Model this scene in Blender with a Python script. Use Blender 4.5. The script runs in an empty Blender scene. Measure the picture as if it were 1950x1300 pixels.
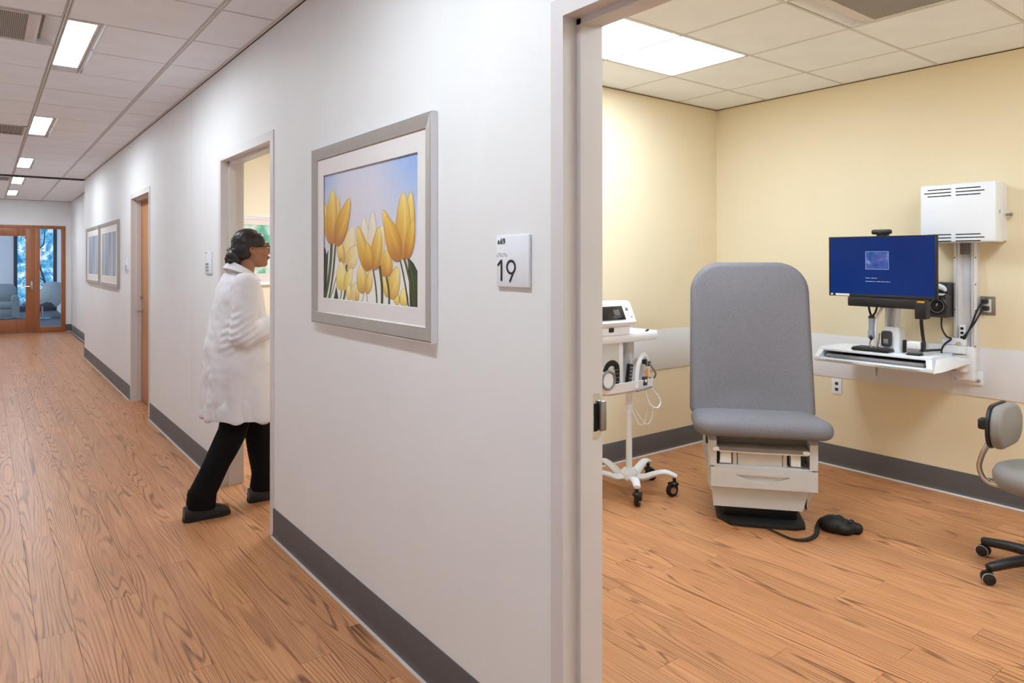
import bpy, bmesh, math, random
from mathutils import Vector, Matrix, Euler, noise as mnoise
random.seed(7)
R = math.radians
SC = bpy.context.scene
COL = SC.collection

# ---------------------------------------------------------------- camera
THETA = 37.3                      # yaw of the lens away from the hallway axis
F_PX, HORIZON, EYE = 1320.0, 498.0, 1.475
cam_d = bpy.data.cameras.new('camera')
cam = bpy.data.objects.new('camera', cam_d); COL.objects.link(cam)
cam_d.sensor_width = 36.0
cam_d.lens = 36.0 * F_PX / 1950.0
cam_d.shift_y = -(650.0 - HORIZON) / 1950.0
cam_d.clip_start = 0.02
cam.location = (0, 0, EYE)
cam.rotation_euler = (R(90), 0, R(-THETA))
SC.camera = cam

# ---------------------------------------------------------------- world, view, light levels
w = bpy.data.worlds.new('world'); SC.world = w; w.use_nodes = True
w.node_tree.nodes['Background'].inputs[0].default_value = (0.45, 0.62, 0.9, 1)
w.node_tree.nodes['Background'].inputs[1].default_value = 0.02
SC.view_settings.view_transform = 'Standard'
SC.view_settings.look = 'None'
SC.view_settings.exposure = 0.0
SC.view_settings.gamma = 1.0
SC.view_settings.use_curve_mapping = False
SC.cycles.use_denoising = True
SC.cycles.max_bounces = 10
SC.cycles.diffuse_bounces = 6
SC.cycles.sample_clamp_indirect = 6.0
HALL_LIGHT = 59.0                 # radiance of the narrow hallway fixtures
EXAM_LIGHT = 23.0                  # radiance of the exam room's square fixture
OFFICE_LIGHT = 31.0
WINDOW_LIGHT = 1.5

# ---------------------------------------------------------------- helpers
def lin(c):
    out = []
    for v in c:
        v = v / 255.0
        out.append(v / 12.92 if v <= 0.04045 else ((v + 0.055) / 1.055) ** 2.4)
    return tuple(out)

def new_mat(name):
    m = bpy.data.materials.new(name); m.use_nodes = True
    nt = m.node_tree
    return m, nt, nt.nodes['Principled BSDF']

def node(nt, kind, **kw):
    n = nt.nodes.new(kind)
    for k, v in kw.items():
        setattr(n, k, v)
    return n

def mat(name, rgb, rough=0.5, metal=0.0, var=0.04, scale=18.0, bump=0.0, bscale=200.0, spec=0.5, coat=0.0, stretch=None):
    m, nt, b = new_mat(name)
    c = lin(rgb)
    tc = node(nt, 'ShaderNodeTexCoord')
    src = tc.outputs['Object']
    if stretch:
        mp = node(nt, 'ShaderNodeMapping'); mp.inputs['Scale'].default_value = stretch
        nt.links.new(src, mp.inputs['Vector']); src = mp.outputs['Vector']
    nz = node(nt, 'ShaderNodeTexNoise'); nz.inputs['Scale'].default_value = scale; nz.inputs['Detail'].default_value = 3
    nt.links.new(src, nz.inputs['Vector'])
    rp = node(nt, 'ShaderNodeValToRGB')
    rp.color_ramp.elements[0].position = 0.3; rp.color_ramp.elements[1].position = 0.7
    rp.color_ramp.elements[0].color = tuple(max(0, x * (1 - var)) for x in c) + (1,)
    rp.color_ramp.elements[1].color = tuple(min(1, x * (1 + var)) for x in c) + (1,)
    nt.links.new(nz.outputs['Fac'], rp.inputs['Fac'])
    nt.links.new(rp.outputs['Color'], b.inputs['Base Color'])
    b.inputs['Roughness'].default_value = rough
    b.inputs['Metallic'].default_value = metal
    b.inputs['Specular IOR Level'].default_value = spec
    if coat: b.inputs['Coat Weight'].default_value = coat
    if bump:
        n2 = node(nt, 'ShaderNodeTexNoise'); n2.inputs['Scale'].default_value = bscale; n2.inputs['Detail'].default_value = 2
        nt.links.new(src, n2.inputs['Vector'])
        bp = node(nt, 'ShaderNodeBump'); bp.inputs['Strength'].default_value = bump; bp.inputs['Distance'].default_value = 0.002
        nt.links.new(n2.outputs['Fac'], bp.inputs['Height'])
        nt.links.new(bp.outputs['Normal'], b.inputs['Normal'])
    return m

def emit_mat(name, rgb, strength, raw=None):
    m = bpy.data.materials.new(name); m.use_nodes = True
    nt = m.node_tree; nt.nodes.clear()
    o = node(nt, 'ShaderNodeOutputMaterial'); e = node(nt, 'ShaderNodeEmission')
    e.inputs['Color'].default_value = (raw or lin(rgb)) + (1,)
    e.inputs['Strength'].default_value = strength
    nt.links.new(e.outputs[0], o.inputs[0])
    return m

class MB:
    """collects the shapes of one mesh"""
    def __init__(s):
        s.v, s.f, s.m, s.c = [], [], [], []
    def add(s, verts, faces, mi=0, col=None):
        o = len(s.v)
        s.v += [tuple(p) for p in verts]
        s.f += [tuple(i + o for i in f) for f in faces]
        s.m += [mi] * len(faces)
        s.c += (col if isinstance(col, list) else [col or (1, 1, 1)] * len(verts))
        return s
    def merge(s, other, M=None):
        vs = [M @ Vector(p) for p in other.v] if M is not None else other.v
        o = len(s.v)
        s.v += [tuple(p) for p in vs]; s.c += other.c
        s.f += [tuple(i + o for i in f) for f in other.f]; s.m += other.m
        return s
    def box(s, x0, x1, y0, y1, z0, z1, b=0.0, seg=2, mi=0, M=None):
        x0, x1 = min(x0, x1), max(x0, x1); y0, y1 = min(y0, y1), max(y0, y1); z0, z1 = min(z0, z1), max(z0, z1)
        if b <= 0:
            vs = [(x, y, z) for z in (z0, z1) for y in (y0, y1) for x in (x0, x1)]
            fs = [(0, 2, 3, 1), (4, 5, 7, 6), (0, 1, 5, 4), (2, 6, 7, 3), (0, 4, 6, 2), (1, 3, 7, 5)]
        else:
            bm = bmesh.new(); bmesh.ops.create_cube(bm, size=1)
            for v in bm.verts:
                v.co = Vector(((x0 + x1) / 2 + v.co.x * (x1 - x0), (y0 + y1) / 2 + v.co.y * (y1 - y0), (z0 + z1) / 2 + v.co.z * (z1 - z0)))
            b = min(b, (x1 - x0) * .49, (y1 - y0) * .49, (z1 - z0) * .49)
            bmesh.ops.bevel(bm, geom=bm.edges[:], offset=b, segments=seg, profile=0.5, affect='EDGES')
            bm.verts.index_update()
            vs = [tuple(v.co) for v in bm.verts]; fs = [tuple(v.index for v in f.verts) for f in bm.faces]; bm.free()
        if M is not None: vs = [M @ Vector(p) for p in vs]
        return s.add(vs, fs, mi)
    def loft(s, rings, cap0=True, cap1=True, closed=True, mi=0, col=None):
        n = len(rings[0]); vs = [p for r in rings for p in r]; fs = []
        for i in range(len(rings) - 1):
            for j in range(n if closed else n - 1):
                k = (j + 1) % n
                fs.append((i * n + j, i * n + k, (i + 1) * n + k, (i + 1) * n + j))
        if cap0: fs.append(tuple(reversed(range(n))))
        if cap1: fs.append(tuple(range((len(rings) - 1) * n, len(rings) * n)))
        return s.add(vs, fs, mi, col)
    def cyl(s, p0, p1, r0, r1=None, n=20, mi=0):
        return s.tube([p0, p1], [r0, r0 if r1 is None else r1], n, mi=mi)
    def tube(s, pts, r, n=10, mi=0, smooth=0, flat=None, up=None, closed=False):
        pts = [Vector(p) for p in pts]
        rs = list(r) if isinstance(r, (list, tuple)) else [r] * len(pts)
        if smooth:
            P, Q = [], []
            N = len(pts)
            for i in range(N - 1):
                a = pts[max(i - 1, 0)]; b = pts[i]; c = pts[i + 1]; d = pts[min(i + 2, N - 1)]
                for k in range(smooth):
                    t = k / smooth
                    P.append(0.5 * ((2 * b) + (c - a) * t + (2 * a - 5 * b + 4 * c - d) * t * t + (3 * b - a - 3 * c + d) * t ** 3))
                    Q.append(rs[i] * (1 - t) + rs[i + 1] * t)
            P.append(pts[-1]); Q.append(rs[-1]); pts, rs = P, Q
        rings = []; prev = None
        for i, p in enumerate(pts):
            d = (pts[min(i + 1, len(pts) - 1)] - pts[max(i - 1, 0)])
            if d.length < 1e-9: d = Vector((0, 0, 1))
            d.normalize()
            if prev is None:
                u = Vector(up) if up else (Vector((0, 0, 1)) if abs(d.z) < 0.9 else Vector((1, 0, 0)))
            else: u = prev
            u = u - d * u.dot(d)
            if u.length < 1e-6: u = d.orthogonal()
            u.normalize(); prev = u; v = d.cross(u)
            fl = flat if flat else (1, 1)
            rings.append([tuple(p + (u * math.cos(a) * fl[0] + v * math.sin(a) * fl[1]) * rs[i]) for a in [2 * math.pi * j / n for j in range(n)]])
        return s.loft(rings, mi=mi)
    def lathe(s, prof, n=28, M=None, mi=0, cap=True):
        rings = [[(r * math.cos(2 * math.pi * j / n), r * math.sin(2 * math.pi * j / n), z) for j in range(n)] for r, z in prof]
        if M is not None: rings = [[tuple(M @ Vector(p)) for p in r] for r in rings]
        return s.loft(rings, cap, cap, mi=mi)
    def ell(s, c, r, n=20, m=12, M=None, mi=0):
        rings = []
        for i in range(m + 1):
            a = -math.pi / 2 + math.pi * i / m
            k = max(math.cos(a), 1e-3)
            ring = [Vector((r[0] * k * math.cos(2 * math.pi * j / n), r[1] * k * math.sin(2 * math.pi * j / n), r[2] * math.sin(a))) for j in range(n)]
            if M is not None: ring = [M @ p for p in ring]
            rings.append([tuple(p + Vector(c)) for p in ring])
        return s.loft(rings, mi=mi)
    def prism(s, poly, a0, a1, axis='z', mi=0):
        def P(u, v, a):
            return {'z': (u, v, a), 'y': (u, a, v), 'x': (a, u, v)}[axis]
        return s.loft([[P(u, v, a0) for u, v in poly], [P(u, v, a1) for u, v in poly]], mi=mi)
    def torus(s, c, R0, r, n=28, m=8, axis='z', mi=0, a0=0, a1=360):
        pts = []
        full = abs(a1 - a0) >= 360
        k = n if full else n + 1
        rings = []
        for i in range(k):
            a = R(a0 + (a1 - a0) * i / n)
            ring = []
            for j in range(m):
                b = 2 * math.pi * j / m
                rr = R0 + r * math.cos(b); h = r * math.sin(b)
                p = {'z': (rr * math.cos(a), rr * math.sin(a), h), 'y': (rr * math.cos(a), h, rr * math.sin(a)), 'x': (h, rr * math.cos(a), rr * math.sin(a))}[axis]
                ring.append((c[0] + p[0], c[1] + p[1], c[2] + p[2]))
            rings.append(ring)
        if full: rings.append(rings[0])
        return s.loft(rings, not full, not full, mi=mi)

def rrect(w, h, r, n=5):
    """rounded rectangle, r = one radius or four (top right, top left, bottom left, bottom right)"""
    rr = list(r) if isinstance(r, (list, tuple)) else [r] * 4
    out = []
    for k, (sx, sy) in enumerate(((1, 1), (-1, 1), (-1, -1), (1, -1))):
        q = max(min(rr[k], w / 2 - 1e-4, h / 2 - 1e-4), 1e-4)
        cx, cy = sx * (w / 2 - q), sy * (h / 2 - q)
        for i in range(n + 1):
            a = math.pi / 2 * (k + i / n)
            out.append((cx + q * math.cos(a), cy + q * math.sin(a)))
    return out

def cushion(w, h, rad, th, edge=0.02, bulge=0.01, n=6, back_bulge=0.0):
    """upholstered pad lying in local xy, its front towards +z, from z = 0 to th"""
    mb = MB(); rings = []
    rad = list(rad) if isinstance(rad, (list, tuple)) else [rad] * 4
    def ring(d, z):
        return [(x, y, z) for x, y in rrect(w - 2 * d, h - 2 * d, [max(q - d, 0.004) for q in rad], n)]
    k = 6
    rings.append(ring(min(w, h) * .3, -back_bulge))
    for i in range(k + 1):
        a = math.pi / 2 * i / k
        rings.append(ring(edge * (1 - math.sin(a)), edge * (1 - math.cos(a))))
    for i in range(k + 1):
        a = math.pi / 2 * i / k
        rings.append(ring(edge * (1 - math.cos(a)), th - edge + edge * math.sin(a)))
    for f, g in ((.1, .35), (.22, .7), (.36, .92), (.46, 1)):
        rings.append(ring(edge + (min(w, h) - 2 * edge) * f, th + bulge * g))
    return mb.loft(rings)

_auto = math.cos(R(38))
def to_mesh(name, mb, colors=False, sharp=38, flatshade=False):
    me = bpy.data.meshes.new(name)
    me.from_pydata([tuple(p) for p in mb.v], [], mb.f)
    if any(mb.m):
        me.polygons.foreach_set('material_index', mb.m)
    if colors:
        at = me.color_attributes.new('Col', 'FLOAT_COLOR', 'POINT')
        for i, c in enumerate(mb.c):
            at.data[i].color = (c[0], c[1], c[2], 1)
    bm = bmesh.new(); bm.from_mesh(me)
    bmesh.ops.recalc_face_normals(bm, faces=bm.faces[:])
    if not flatshade:
        for f in bm.faces: f.smooth = True
        lim = R(sharp)
        for e in bm.edges:
            e.smooth = not (len(e.link_faces) == 2 and e.calc_face_angle(0) > lim)
    bm.to_mesh(me); bm.free()
    me.update()
    return me

def obj(name, mb, mats, parent=None, loc=None, rot=None, colors=False, kind=None, sharp=38, flatshade=False):
    me = mb if isinstance(mb, bpy.types.Mesh) else to_mesh(name, mb, colors, sharp, flatshade)
    o = bpy.data.objects.new(name, me); COL.objects.link(o)
    if not me.materials:
        for m in (mats if isinstance(mats, (list, tuple)) else [mats]): me.materials.append(m)
    if parent is not None: o.parent = parent
    if loc is not None: o.location = loc
    if rot is not None: o.rotation_euler = rot
    if kind: o['kind'] = kind
    return o

def tag(o, label=None, cat=None, group=None, kind=None):
    if label: o['label'] = label
    if cat: o['category'] = cat
    if group: o['group'] = group
    if kind: o['kind'] = kind
    return o

def empty(name, loc=(0, 0, 0), rotz=0.0, M=None):
    o = bpy.data.objects.new(name, None); COL.objects.link(o)
    o.empty_display_size = 0.1
    if M is not None: o.matrix_world = M
    else:
        o.location = loc; o.rotation_euler = (0, 0, rotz)
    return o

def frame_minus_x(x, y, z):
    """local x = to the viewer's right along a wall that faces -X, y = up, z = out of the wall"""
    return Matrix(((0, 0, -1, x), (-1, 0, 0, y), (0, 1, 0, z), (0, 0, 0, 1)))
def frame_minus_y(x, y, z):
    return Matrix(((1, 0, 0, x), (0, 0, -1, y), (0, 1, 0, z), (0, 0, 0, 1)))

_c, _s = math.cos(R(THETA)), math.sin(R(THETA))
def in_view(x, y, z, m=30):
    right, fwd = x * _c - y * _s, x * _s + y * _c
    if fwd < 0.2: return False
    px, py = 975 + F_PX * right / fwd, HORIZON + F_PX * (EYE - z) / fwd
    return -m < px < 1950 + m and -m < py < 1300 + m

def voxel_mesh(name, mb, voxel=0.006, smooth=6, factor=0.5):
    """one continuous skin around overlapping shapes"""
    me = to_mesh(name + '_raw', mb)
    t = bpy.data.objects.new(name + '_raw', me); COL.objects.link(t)
    r = t.modifiers.new('r', 'REMESH'); r.mode = 'VOXEL'; r.voxel_size = voxel; r.use_smooth_shade = True
    if smooth:
        sm = t.modifiers.new('s', 'SMOOTH'); sm.factor = factor; sm.iterations = smooth
    dg = bpy.context.evaluated_depsgraph_get(); dg.update()
    out = bpy.data.meshes.new_from_object(t.evaluated_get(dg))
    bpy.data.objects.remove(t); bpy.data.meshes.remove(me)
    out.name = name; out.materials.clear()
    for p in out.polygons: p.use_smooth = True
    return out

# ---------------------------------------------------------------- materials
M = {}
M['wall'] = mat('white wall paint', (234, 236, 238), 0.55, var=0.012, scale=3, bump=0.05, bscale=350, spec=0.3)
M['yellow'] = mat('yellow wall paint', (233, 219, 189), 0.6, var=0.014, scale=2.5, bump=0.05, bscale=350, spec=0.25)
M['cream'] = mat('cream wall paint', (243, 237, 216), 0.6, var=0.012, scale=2.5, spec=0.25)
M['band'] = mat('white wall guard', (226, 227, 233), 0.4, var=0.012, scale=5)
M['frame_paint'] = mat('painted steel door frame', (216, 213, 214), 0.38, var=0.015, scale=6)
M['base'] = mat('charcoal rubber base', (88, 85, 86), 0.5, var=0.04, scale=8)
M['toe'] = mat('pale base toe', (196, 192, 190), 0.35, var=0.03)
M['tile'] = mat('mineral ceiling tile', (242, 246, 252), 0.85, var=0.025, scale=4, bump=0.12, bscale=600, spec=0.1)
M['tee'] = mat('ceiling grid metal', (214, 210, 208), 0.5, var=0.02)
M['tee_shade'] = mat('grid metal in shade tone', (104, 98, 96), 0.6, var=0.02)  # shade of the tile gaps put into the cross tee colour
M['slab'] = mat('plenum slab', (60, 58, 58), 0.9)
M['grey_metal'] = mat('brushed nickel', (150, 147, 146), 0.32, metal=0.9, var=0.05, scale=40)
M['chrome'] = mat('chrome', (205, 205, 208), 0.12, metal=1.0, var=0.02)
M['silver_frame'] = mat('silver picture moulding', (176, 170, 164), 0.38, metal=0.35, var=0.03, scale=30)
M['mat_board'] = mat('white mat board', (232, 229, 229), 0.7, var=0.01)
M['white_plastic'] = mat('white moulded plastic', (234, 239, 248), 0.32, var=0.012)
M['grey_plastic'] = mat('light grey plastic', (206, 210, 216), 0.38, var=0.02)
M['midgrey_plastic'] = mat('mid grey plastic', (128, 126, 128), 0.42, var=0.03)
M['dark_plastic'] = mat('black plastic', (26, 25, 28), 0.42, var=0.1, scale=30)
M['charcoal_plastic'] = mat('charcoal plastic', (58, 56, 62), 0.4, var=0.06)
M['rubber'] = mat('black rubber', (20, 19, 21), 0.6, var=0.15, scale=30)
M['carpet'] = mat('dark lounge carpet', (84, 90, 104), 0.95, var=0.16, scale=40, bump=0.4, bscale=400)
M['lounge_wall'] = mat('pale lounge wall', (200, 202, 206), 0.6, var=0.01)
M['mullion'] = mat('dark window frame', (44, 48, 60), 0.4, var=0.05)
M['hole'] = mat('dark slot', (10, 10, 11), 0.8)
M['orange'] = mat('orange tag', (226, 148, 70), 0.5)
M['amber'] = mat('amber light strip', (222, 150, 30), 0.4)
M['paper'] = mat('paper label', (228, 228, 226), 0.6)
M['ink'] = mat('black ink', (34, 32, 34), 0.6, var=0.1)
M['grey_ink'] = mat('grey raised dots', (150, 148, 152), 0.6)
M['leather'] = mat('grey green leather', (126, 137, 142), 0.38, var=0.06, scale=14, bump=0.15, bscale=120)
M['green_trim'] = mat('dark branch', (40, 56, 76), 0.6)

def wood_mat(name, light, mid, dark, rough=0.4, lines=21.0, xs=7.0, ys=0.5, spread=0.07, rings=1.0, slope=2.6):
    m, nt, b = new_mat(name)
    L = nt.links.new
    tc = node(nt, 'ShaderNodeTexCoord'); oi = node(nt, 'ShaderNodeObjectInfo'); gi = node(nt, 'ShaderNodeNewGeometry')
    rnd = node(nt, 'ShaderNodeMath', operation='ADD'); L(oi.outputs['Random'], rnd.inputs[0]); L(gi.outputs['Random Per Island'], rnd.inputs[1])
    fr = node(nt, 'ShaderNodeMath', operation='FRACT'); L(rnd.outputs[0], fr.inputs[0])
    off = node(nt, 'ShaderNodeCombineXYZ')
    for i, k in enumerate((17.3, 41.7, 93.1)):
        q = node(nt, 'ShaderNodeMath', operation='MULTIPLY'); q.inputs[1].default_value = k; L(fr.outputs[0], q.inputs[0]); L(q.outputs[0], off.inputs[i])
    ad = node(nt, 'ShaderNodeVectorMath', operation='ADD'); L(tc.outputs['Object'], ad.inputs[0]); L(off.outputs[0], ad.inputs[1])
    # broad figure: contour lines of a stretched field make cathedral grain
    mp = node(nt, 'ShaderNodeMapping'); mp.inputs['Scale'].default_value = (xs, ys, 1); L(ad.outputs[0], mp.inputs['Vector'])
    n1 = node(nt, 'ShaderNodeTexNoise'); n1.inputs['Scale'].default_value = 1; n1.inputs['Detail'].default_value = 1.2; n1.inputs['Roughness'].default_value = 0.4; n1.inputs['Distortion'].default_value = 0.15
    L(mp.outputs[0], n1.inputs['Vector'])
    k1 = node(nt, 'ShaderNodeMath', operation='MULTIPLY'); k1.inputs[1].default_value = lines * 2 * math.pi; 
    sx = node(nt, 'ShaderNodeSeparateXYZ'); L(ad.outputs[0], sx.inputs[0])
    gx = node(nt, 'ShaderNodeMath', operation='MULTIPLY_ADD'); gx.inputs[1].default_value = slope; L(sx.outputs[0], gx.inputs[0]); L(n1.outputs['Fac'], gx.inputs[2])
    L(gx.outputs[0], k1.inputs[0])
    sn = node(nt, 'ShaderNodeMath', operation='SINE'); L(k1.outputs[0], sn.inputs[0])
    rr = node(nt, 'ShaderNodeMapRange'); rr.inputs['From Min'].default_value = 0.35; rr.inputs['From Max'].default_value = 1.0; L(sn.outputs[0], rr.inputs['Value'])
    # fine fibres
    m2 = node(nt, 'ShaderNodeMapping'); m2.inputs['Scale'].default_value = (170, 3.2, 1); L(ad.outputs[0], m2.inputs['Vector'])
    n2 = node(nt, 'ShaderNodeTexNoise'); n2.inputs['Scale'].default_value = 1; n2.inputs['Detail'].default_value = 3; L(m2.outputs[0], n2.inputs['Vector'])
    # slow tone along the board
    m3 = node(nt, 'ShaderNodeMapping'); m3.inputs['Scale'].default_value = (5, 1.1, 1); L(ad.outputs[0], m3.inputs['Vector'])
    n3 = node(nt, 'ShaderNodeTexNoise'); n3.inputs['Scale'].default_value = 1; n3.inputs['Detail'].default_value = 2; L(m3.outputs[0], n3.inputs['Vector'])
    c1 = node(nt, 'ShaderNodeMix', data_type='RGBA'); c1.inputs['A'].default_value = lin(light) + (1,); c1.inputs['B'].default_value = lin(mid) + (1,)
    f1 = node(nt, 'ShaderNodeMapRange'); f1.inputs['From Min'].default_value = 0.3; f1.inputs['From Max'].default_value = 0.7; L(n2.outputs['Fac'], f1.inputs['Value'])
    L(f1.outputs[0], c1.inputs['Factor'])
    gate = node(nt, 'ShaderNodeMapRange'); gate.inputs['From Min'].default_value = 0.32; gate.inputs['From Max'].default_value = 0.62; gate.inputs['To Min'].default_value = 0.25; L(n3.outputs['Fac'], gate.inputs['Value'])
    mm = node(nt, 'ShaderNodeMath', operation='MULTIPLY'); L(rr.outputs[0], mm.inputs[0]); L(gate.outputs[0], mm.inputs[1])
    fb_ = node(nt, 'ShaderNodeMapRange'); fb_.inputs['From Min'].default_value = 0.32; fb_.inputs['From Max'].default_value = 0.6; fb_.inputs['To Min'].default_value = 0.5; L(n2.outputs['Fac'], fb_.inputs['Value'])
    m4 = node(nt, 'ShaderNodeMath', operation='MULTIPLY'); L(mm.outputs[0], m4.inputs[0]); L(fb_.outputs[0], m4.inputs[1])
    mr = node(nt, 'ShaderNodeMath', operation='MULTIPLY'); mr.inputs[1].default_value = rings; L(m4.outputs[0], mr.inputs[0])
    c2 = node(nt, 'ShaderNodeMix', data_type='RGBA'); L(mr.outputs[0], c2.inputs['Factor']); L(c1.outputs['Result'], c2.inputs['A']); c2.inputs['B'].default_value = lin(dark) + (1,)
    hv = node(nt, 'ShaderNodeHueSaturation')
    vv = node(nt, 'ShaderNodeMapRange'); vv.inputs['To Min'].default_value = 1 - spread; vv.inputs['To Max'].default_value = 1 + spread; L(fr.outputs[0], vv.inputs['Value'])
    L(vv.outputs[0], hv.inputs['Value']); L(c2.outputs['Result'], hv.inputs['Color'])
    L(hv.outputs['Color'], b.inputs['Base Color'])
    b.inputs['Roughness'].default_value = rough
    b.inputs['Specular IOR Level'].default_value = 0.3
    bp = node(nt, 'ShaderNodeBump'); bp.inputs['Strength'].default_value = 0.06; bp.inputs['Distance'].default_value = 0.002
    L(n2.outputs['Fac'], bp.inputs['Height']); L(bp.outputs['Normal'], b.inputs['Normal'])
    return m
M['floor'] = wood_mat('oak vinyl plank', (206, 150, 106), (180, 124, 83), (104, 61, 36), 0.36)
M['door_wood'] = wood_mat('cherry veneer', (172, 112, 76), (156, 96, 62), (126, 74, 46), 0.35, lines=5, xs=5, ys=.5, spread=0.03, rings=0.4)
M['door_wood_far'] = wood_mat('honey veneer', (206, 150, 96), (188, 130, 78), (150, 98, 56), 0.35, lines=5, xs=5, ys=.5, spread=0.03, rings=0.4)

def fabric_mat(name, rgb, var=0.22, scale=520):
    m, nt, b = new_mat(name); L = nt.links.new
    tc = node(nt, 'ShaderNodeTexCoord')
    mp = node(nt, 'ShaderNodeMapping'); mp.inputs['Scale'].default_value = (1, 0.55, 1); L(tc.outputs['Object'], mp.inputs['Vector'])
    nz = node(nt, 'ShaderNodeTexNoise'); nz.inputs['Scale'].default_value = scale; nz.inputs['Detail'].default_value = 2; L(mp.outputs[0], nz.inputs['Vector'])
    rp = node(nt, 'ShaderNodeValToRGB'); c = lin(rgb)
    rp.color_ramp.elements[0].position = 0.35; rp.color_ramp.elements[1].position = 0.65
    rp.color_ramp.elements[0].color = tuple(x * (1 - var) for x in c) + (1,); rp.color_ramp.elements[1].color = tuple(x * (1 + var) for x in c) + (1,)
    L(nz.outputs['Fac'], rp.inputs['Fac']); L(rp.outputs['Color'], b.inputs['Base Color'])
    b.inputs['Roughness'].default_value = 0.62; b.inputs['Specular IOR Level'].default_value = 0.35
    bp = node(nt, 'ShaderNodeBump'); bp.inputs['Strength'].default_value = 0.25; bp.inputs['Distance'].default_value = 0.001
    L(nz.outputs['Fac'], bp.inputs['Height']); L(bp.outputs['Normal'], b.inputs['Normal'])
    return m
M['fabric'] = fabric_mat('grey woven upholstery', (116, 114, 121), 0.3, 420)
M['stool_fabric'] = fabric_mat('grey stool vinyl', (136, 132, 130), 0.06, 300)

def vcol_mat(name, rough=0.5):
    m, nt, b = new_mat(name)
    a = node(nt, 'ShaderNodeVertexColor'); a.layer_name = 'Col'
    tc = node(nt, 'ShaderNodeTexCoord'); mp = node(nt, 'ShaderNodeMapping'); mp.inputs['Scale'].default_value = (260, 18, 1)
    nt.links.new(tc.outputs['Object'], mp.inputs['Vector'])
    nz = node(nt, 'ShaderNodeTexNoise'); nz.inputs['Scale'].default_value = 1; nt.links.new(mp.outputs[0], nz.inputs['Vector'])
    hv = node(nt, 'ShaderNodeHueSaturation')
    mr = node(nt, 'ShaderNodeMapRange'); mr.inputs['To Min'].default_value = 0.9; mr.inputs['To Max'].default_value = 1.08
    nt.links.new(nz.outputs['Fac'], mr.inputs['Value']); nt.links.new(mr.outputs[0], hv.inputs['Value'])
    nt.links.new(a.outputs['Color'], hv.inputs['Color']); nt.links.new(hv.outputs['Color'], b.inputs['Base Color'])
    b.inputs['Roughness'].default_value = rough
    return m
M['print'] = vcol_mat('printed paper', 0.45)

def glass_mat(name, tint=(0.9, 0.95, 0.97)):
    m = bpy.data.materials.new(name); m.use_nodes = True
    nt = m.node_tree; nt.nodes.clear(); L = nt.links.new
    o = node(nt, 'ShaderNodeOutputMaterial'); t = node(nt, 'ShaderNodeBsdfTransparent'); g = node(nt, 'ShaderNodeBsdfGlossy')
    t.inputs[0].default_value = tint + (1,); g.inputs['Roughness'].default_value = 0.02
    fz = node(nt, 'ShaderNodeFresnel'); fz.inputs['IOR'].default_value = 1.35
    mx = node(nt, 'ShaderNodeMixShader'); L(fz.outputs[0], mx.inputs[0]); L(t.outputs[0], mx.inputs[1]); L(g.outputs[0], mx.inputs[2]); L(mx.outputs[0], o.inputs[0])
    return m
M['glass'] = glass_mat('clear door glass')
M['hall_light'] = emit_mat('hallway light diffuser', (232, 241, 247), HALL_LIGHT)
M['exam_light'] = emit_mat('exam room light diffuser', (225, 241, 255), EXAM_LIGHT)
M['office_light'] = emit_mat('office light diffuser', (236, 245, 255), OFFICE_LIGHT)
# ================================================================ the building
WX, WT = 1.24, 0.13               # hallway wall face and thickness
CEIL = 2.745
EX, EY = 4.895, 3.59              # exam room: side wall face, back wall face
OY = 7.15                         # neighbouring room: back wall face
JOG_Y, JOG_X = 12.56, 1.473
END_Y = 17.4
TOPZ = CEIL - 0.006

# ---- floor: a base with every visible board laid on it
fb = MB()
fb.box(-1.15, 1.6, -4.1, 17.5, -0.12, -0.0045)
fb.box(1.6, 5.0, -0.3, 7.25, -0.12, -0.0045)
floor = tag(obj('floor', fb, M['slab']), 'honey oak vinyl plank floor of hallway and exam room', kind='structure')
PW, PL = 0.1265, 1.2192
def plank_mb(x0=0, y0=0, x1=PW, y1=PL):
    g = 0.0004; b = 0.0006
    z0, z1 = -0.0045, 0.0
    r0 = [(x0 + g, y0 + g, z0), (x1 - g, y0 + g, z0), (x1 - g, y1 - g, z0), (x0 + g, y1 - g, z0)]
    r1 = [(x, y, z1 - b) for x, y, _ in r0]
    r2 = [(x0 + g + b, y0 + g + b, z1), (x1 - g - b, y0 + g + b, z1), (x1 - g - b, y1 - g - b, z1), (x0 + g + b, y1 - g - b, z1)]
    return MB().loft([r0, r1, r2], cap0=False)
plank_me = to_mesh('plank', plank_mb(-PW / 2, -PL / 2, PW / 2, PL / 2), flatshade=True)
rest = MB(); n_pl = 0
rng = random.Random(3)
def floor_zone(x, y):
    if x < WX + .14: return -4.05 < y < END_Y + 0.05 and x > -1.1
    return (-0.25 < y < OY + .05 and x < EX + 0.05)
def shows(x, y):
    if not in_view(x, y, 0, 60): return False
    if x < WX: return True
    if x > WX + .1 and y < EY:                       # through the exam room opening
        yy = y * WX / x
        return -0.2 < yy < 1.5
    yy = y * WX / x
    return 3.4 < yy < 4.95 or x < WX + .14
cand = []
ix = 0
x = -1.1 + PW / 2
while x < EX + 0.05:
    off = rng.uniform(0, PL)
    y = -4.05 - off + PL / 2
    while y < END_Y + PL:
        pts = [(x + dx * PW * .5, y + dy * PL * .5) for dx in (-1, 0, 1) for dy in (-1, -.5, 0, .5, 1)]
        if any(floor_zone(*p) for p in pts):
            cand.append((x, y, any(floor_zone(*p) and shows(*p) for p in pts)))
        y += PL
    x += PW
vis = [c for c in cand if c[2]]
vis.sort(key=lambda c: c[0] * _s + c[1] * _c)
single = set((c[0], c[1]) for c in vis[:298])
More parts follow.
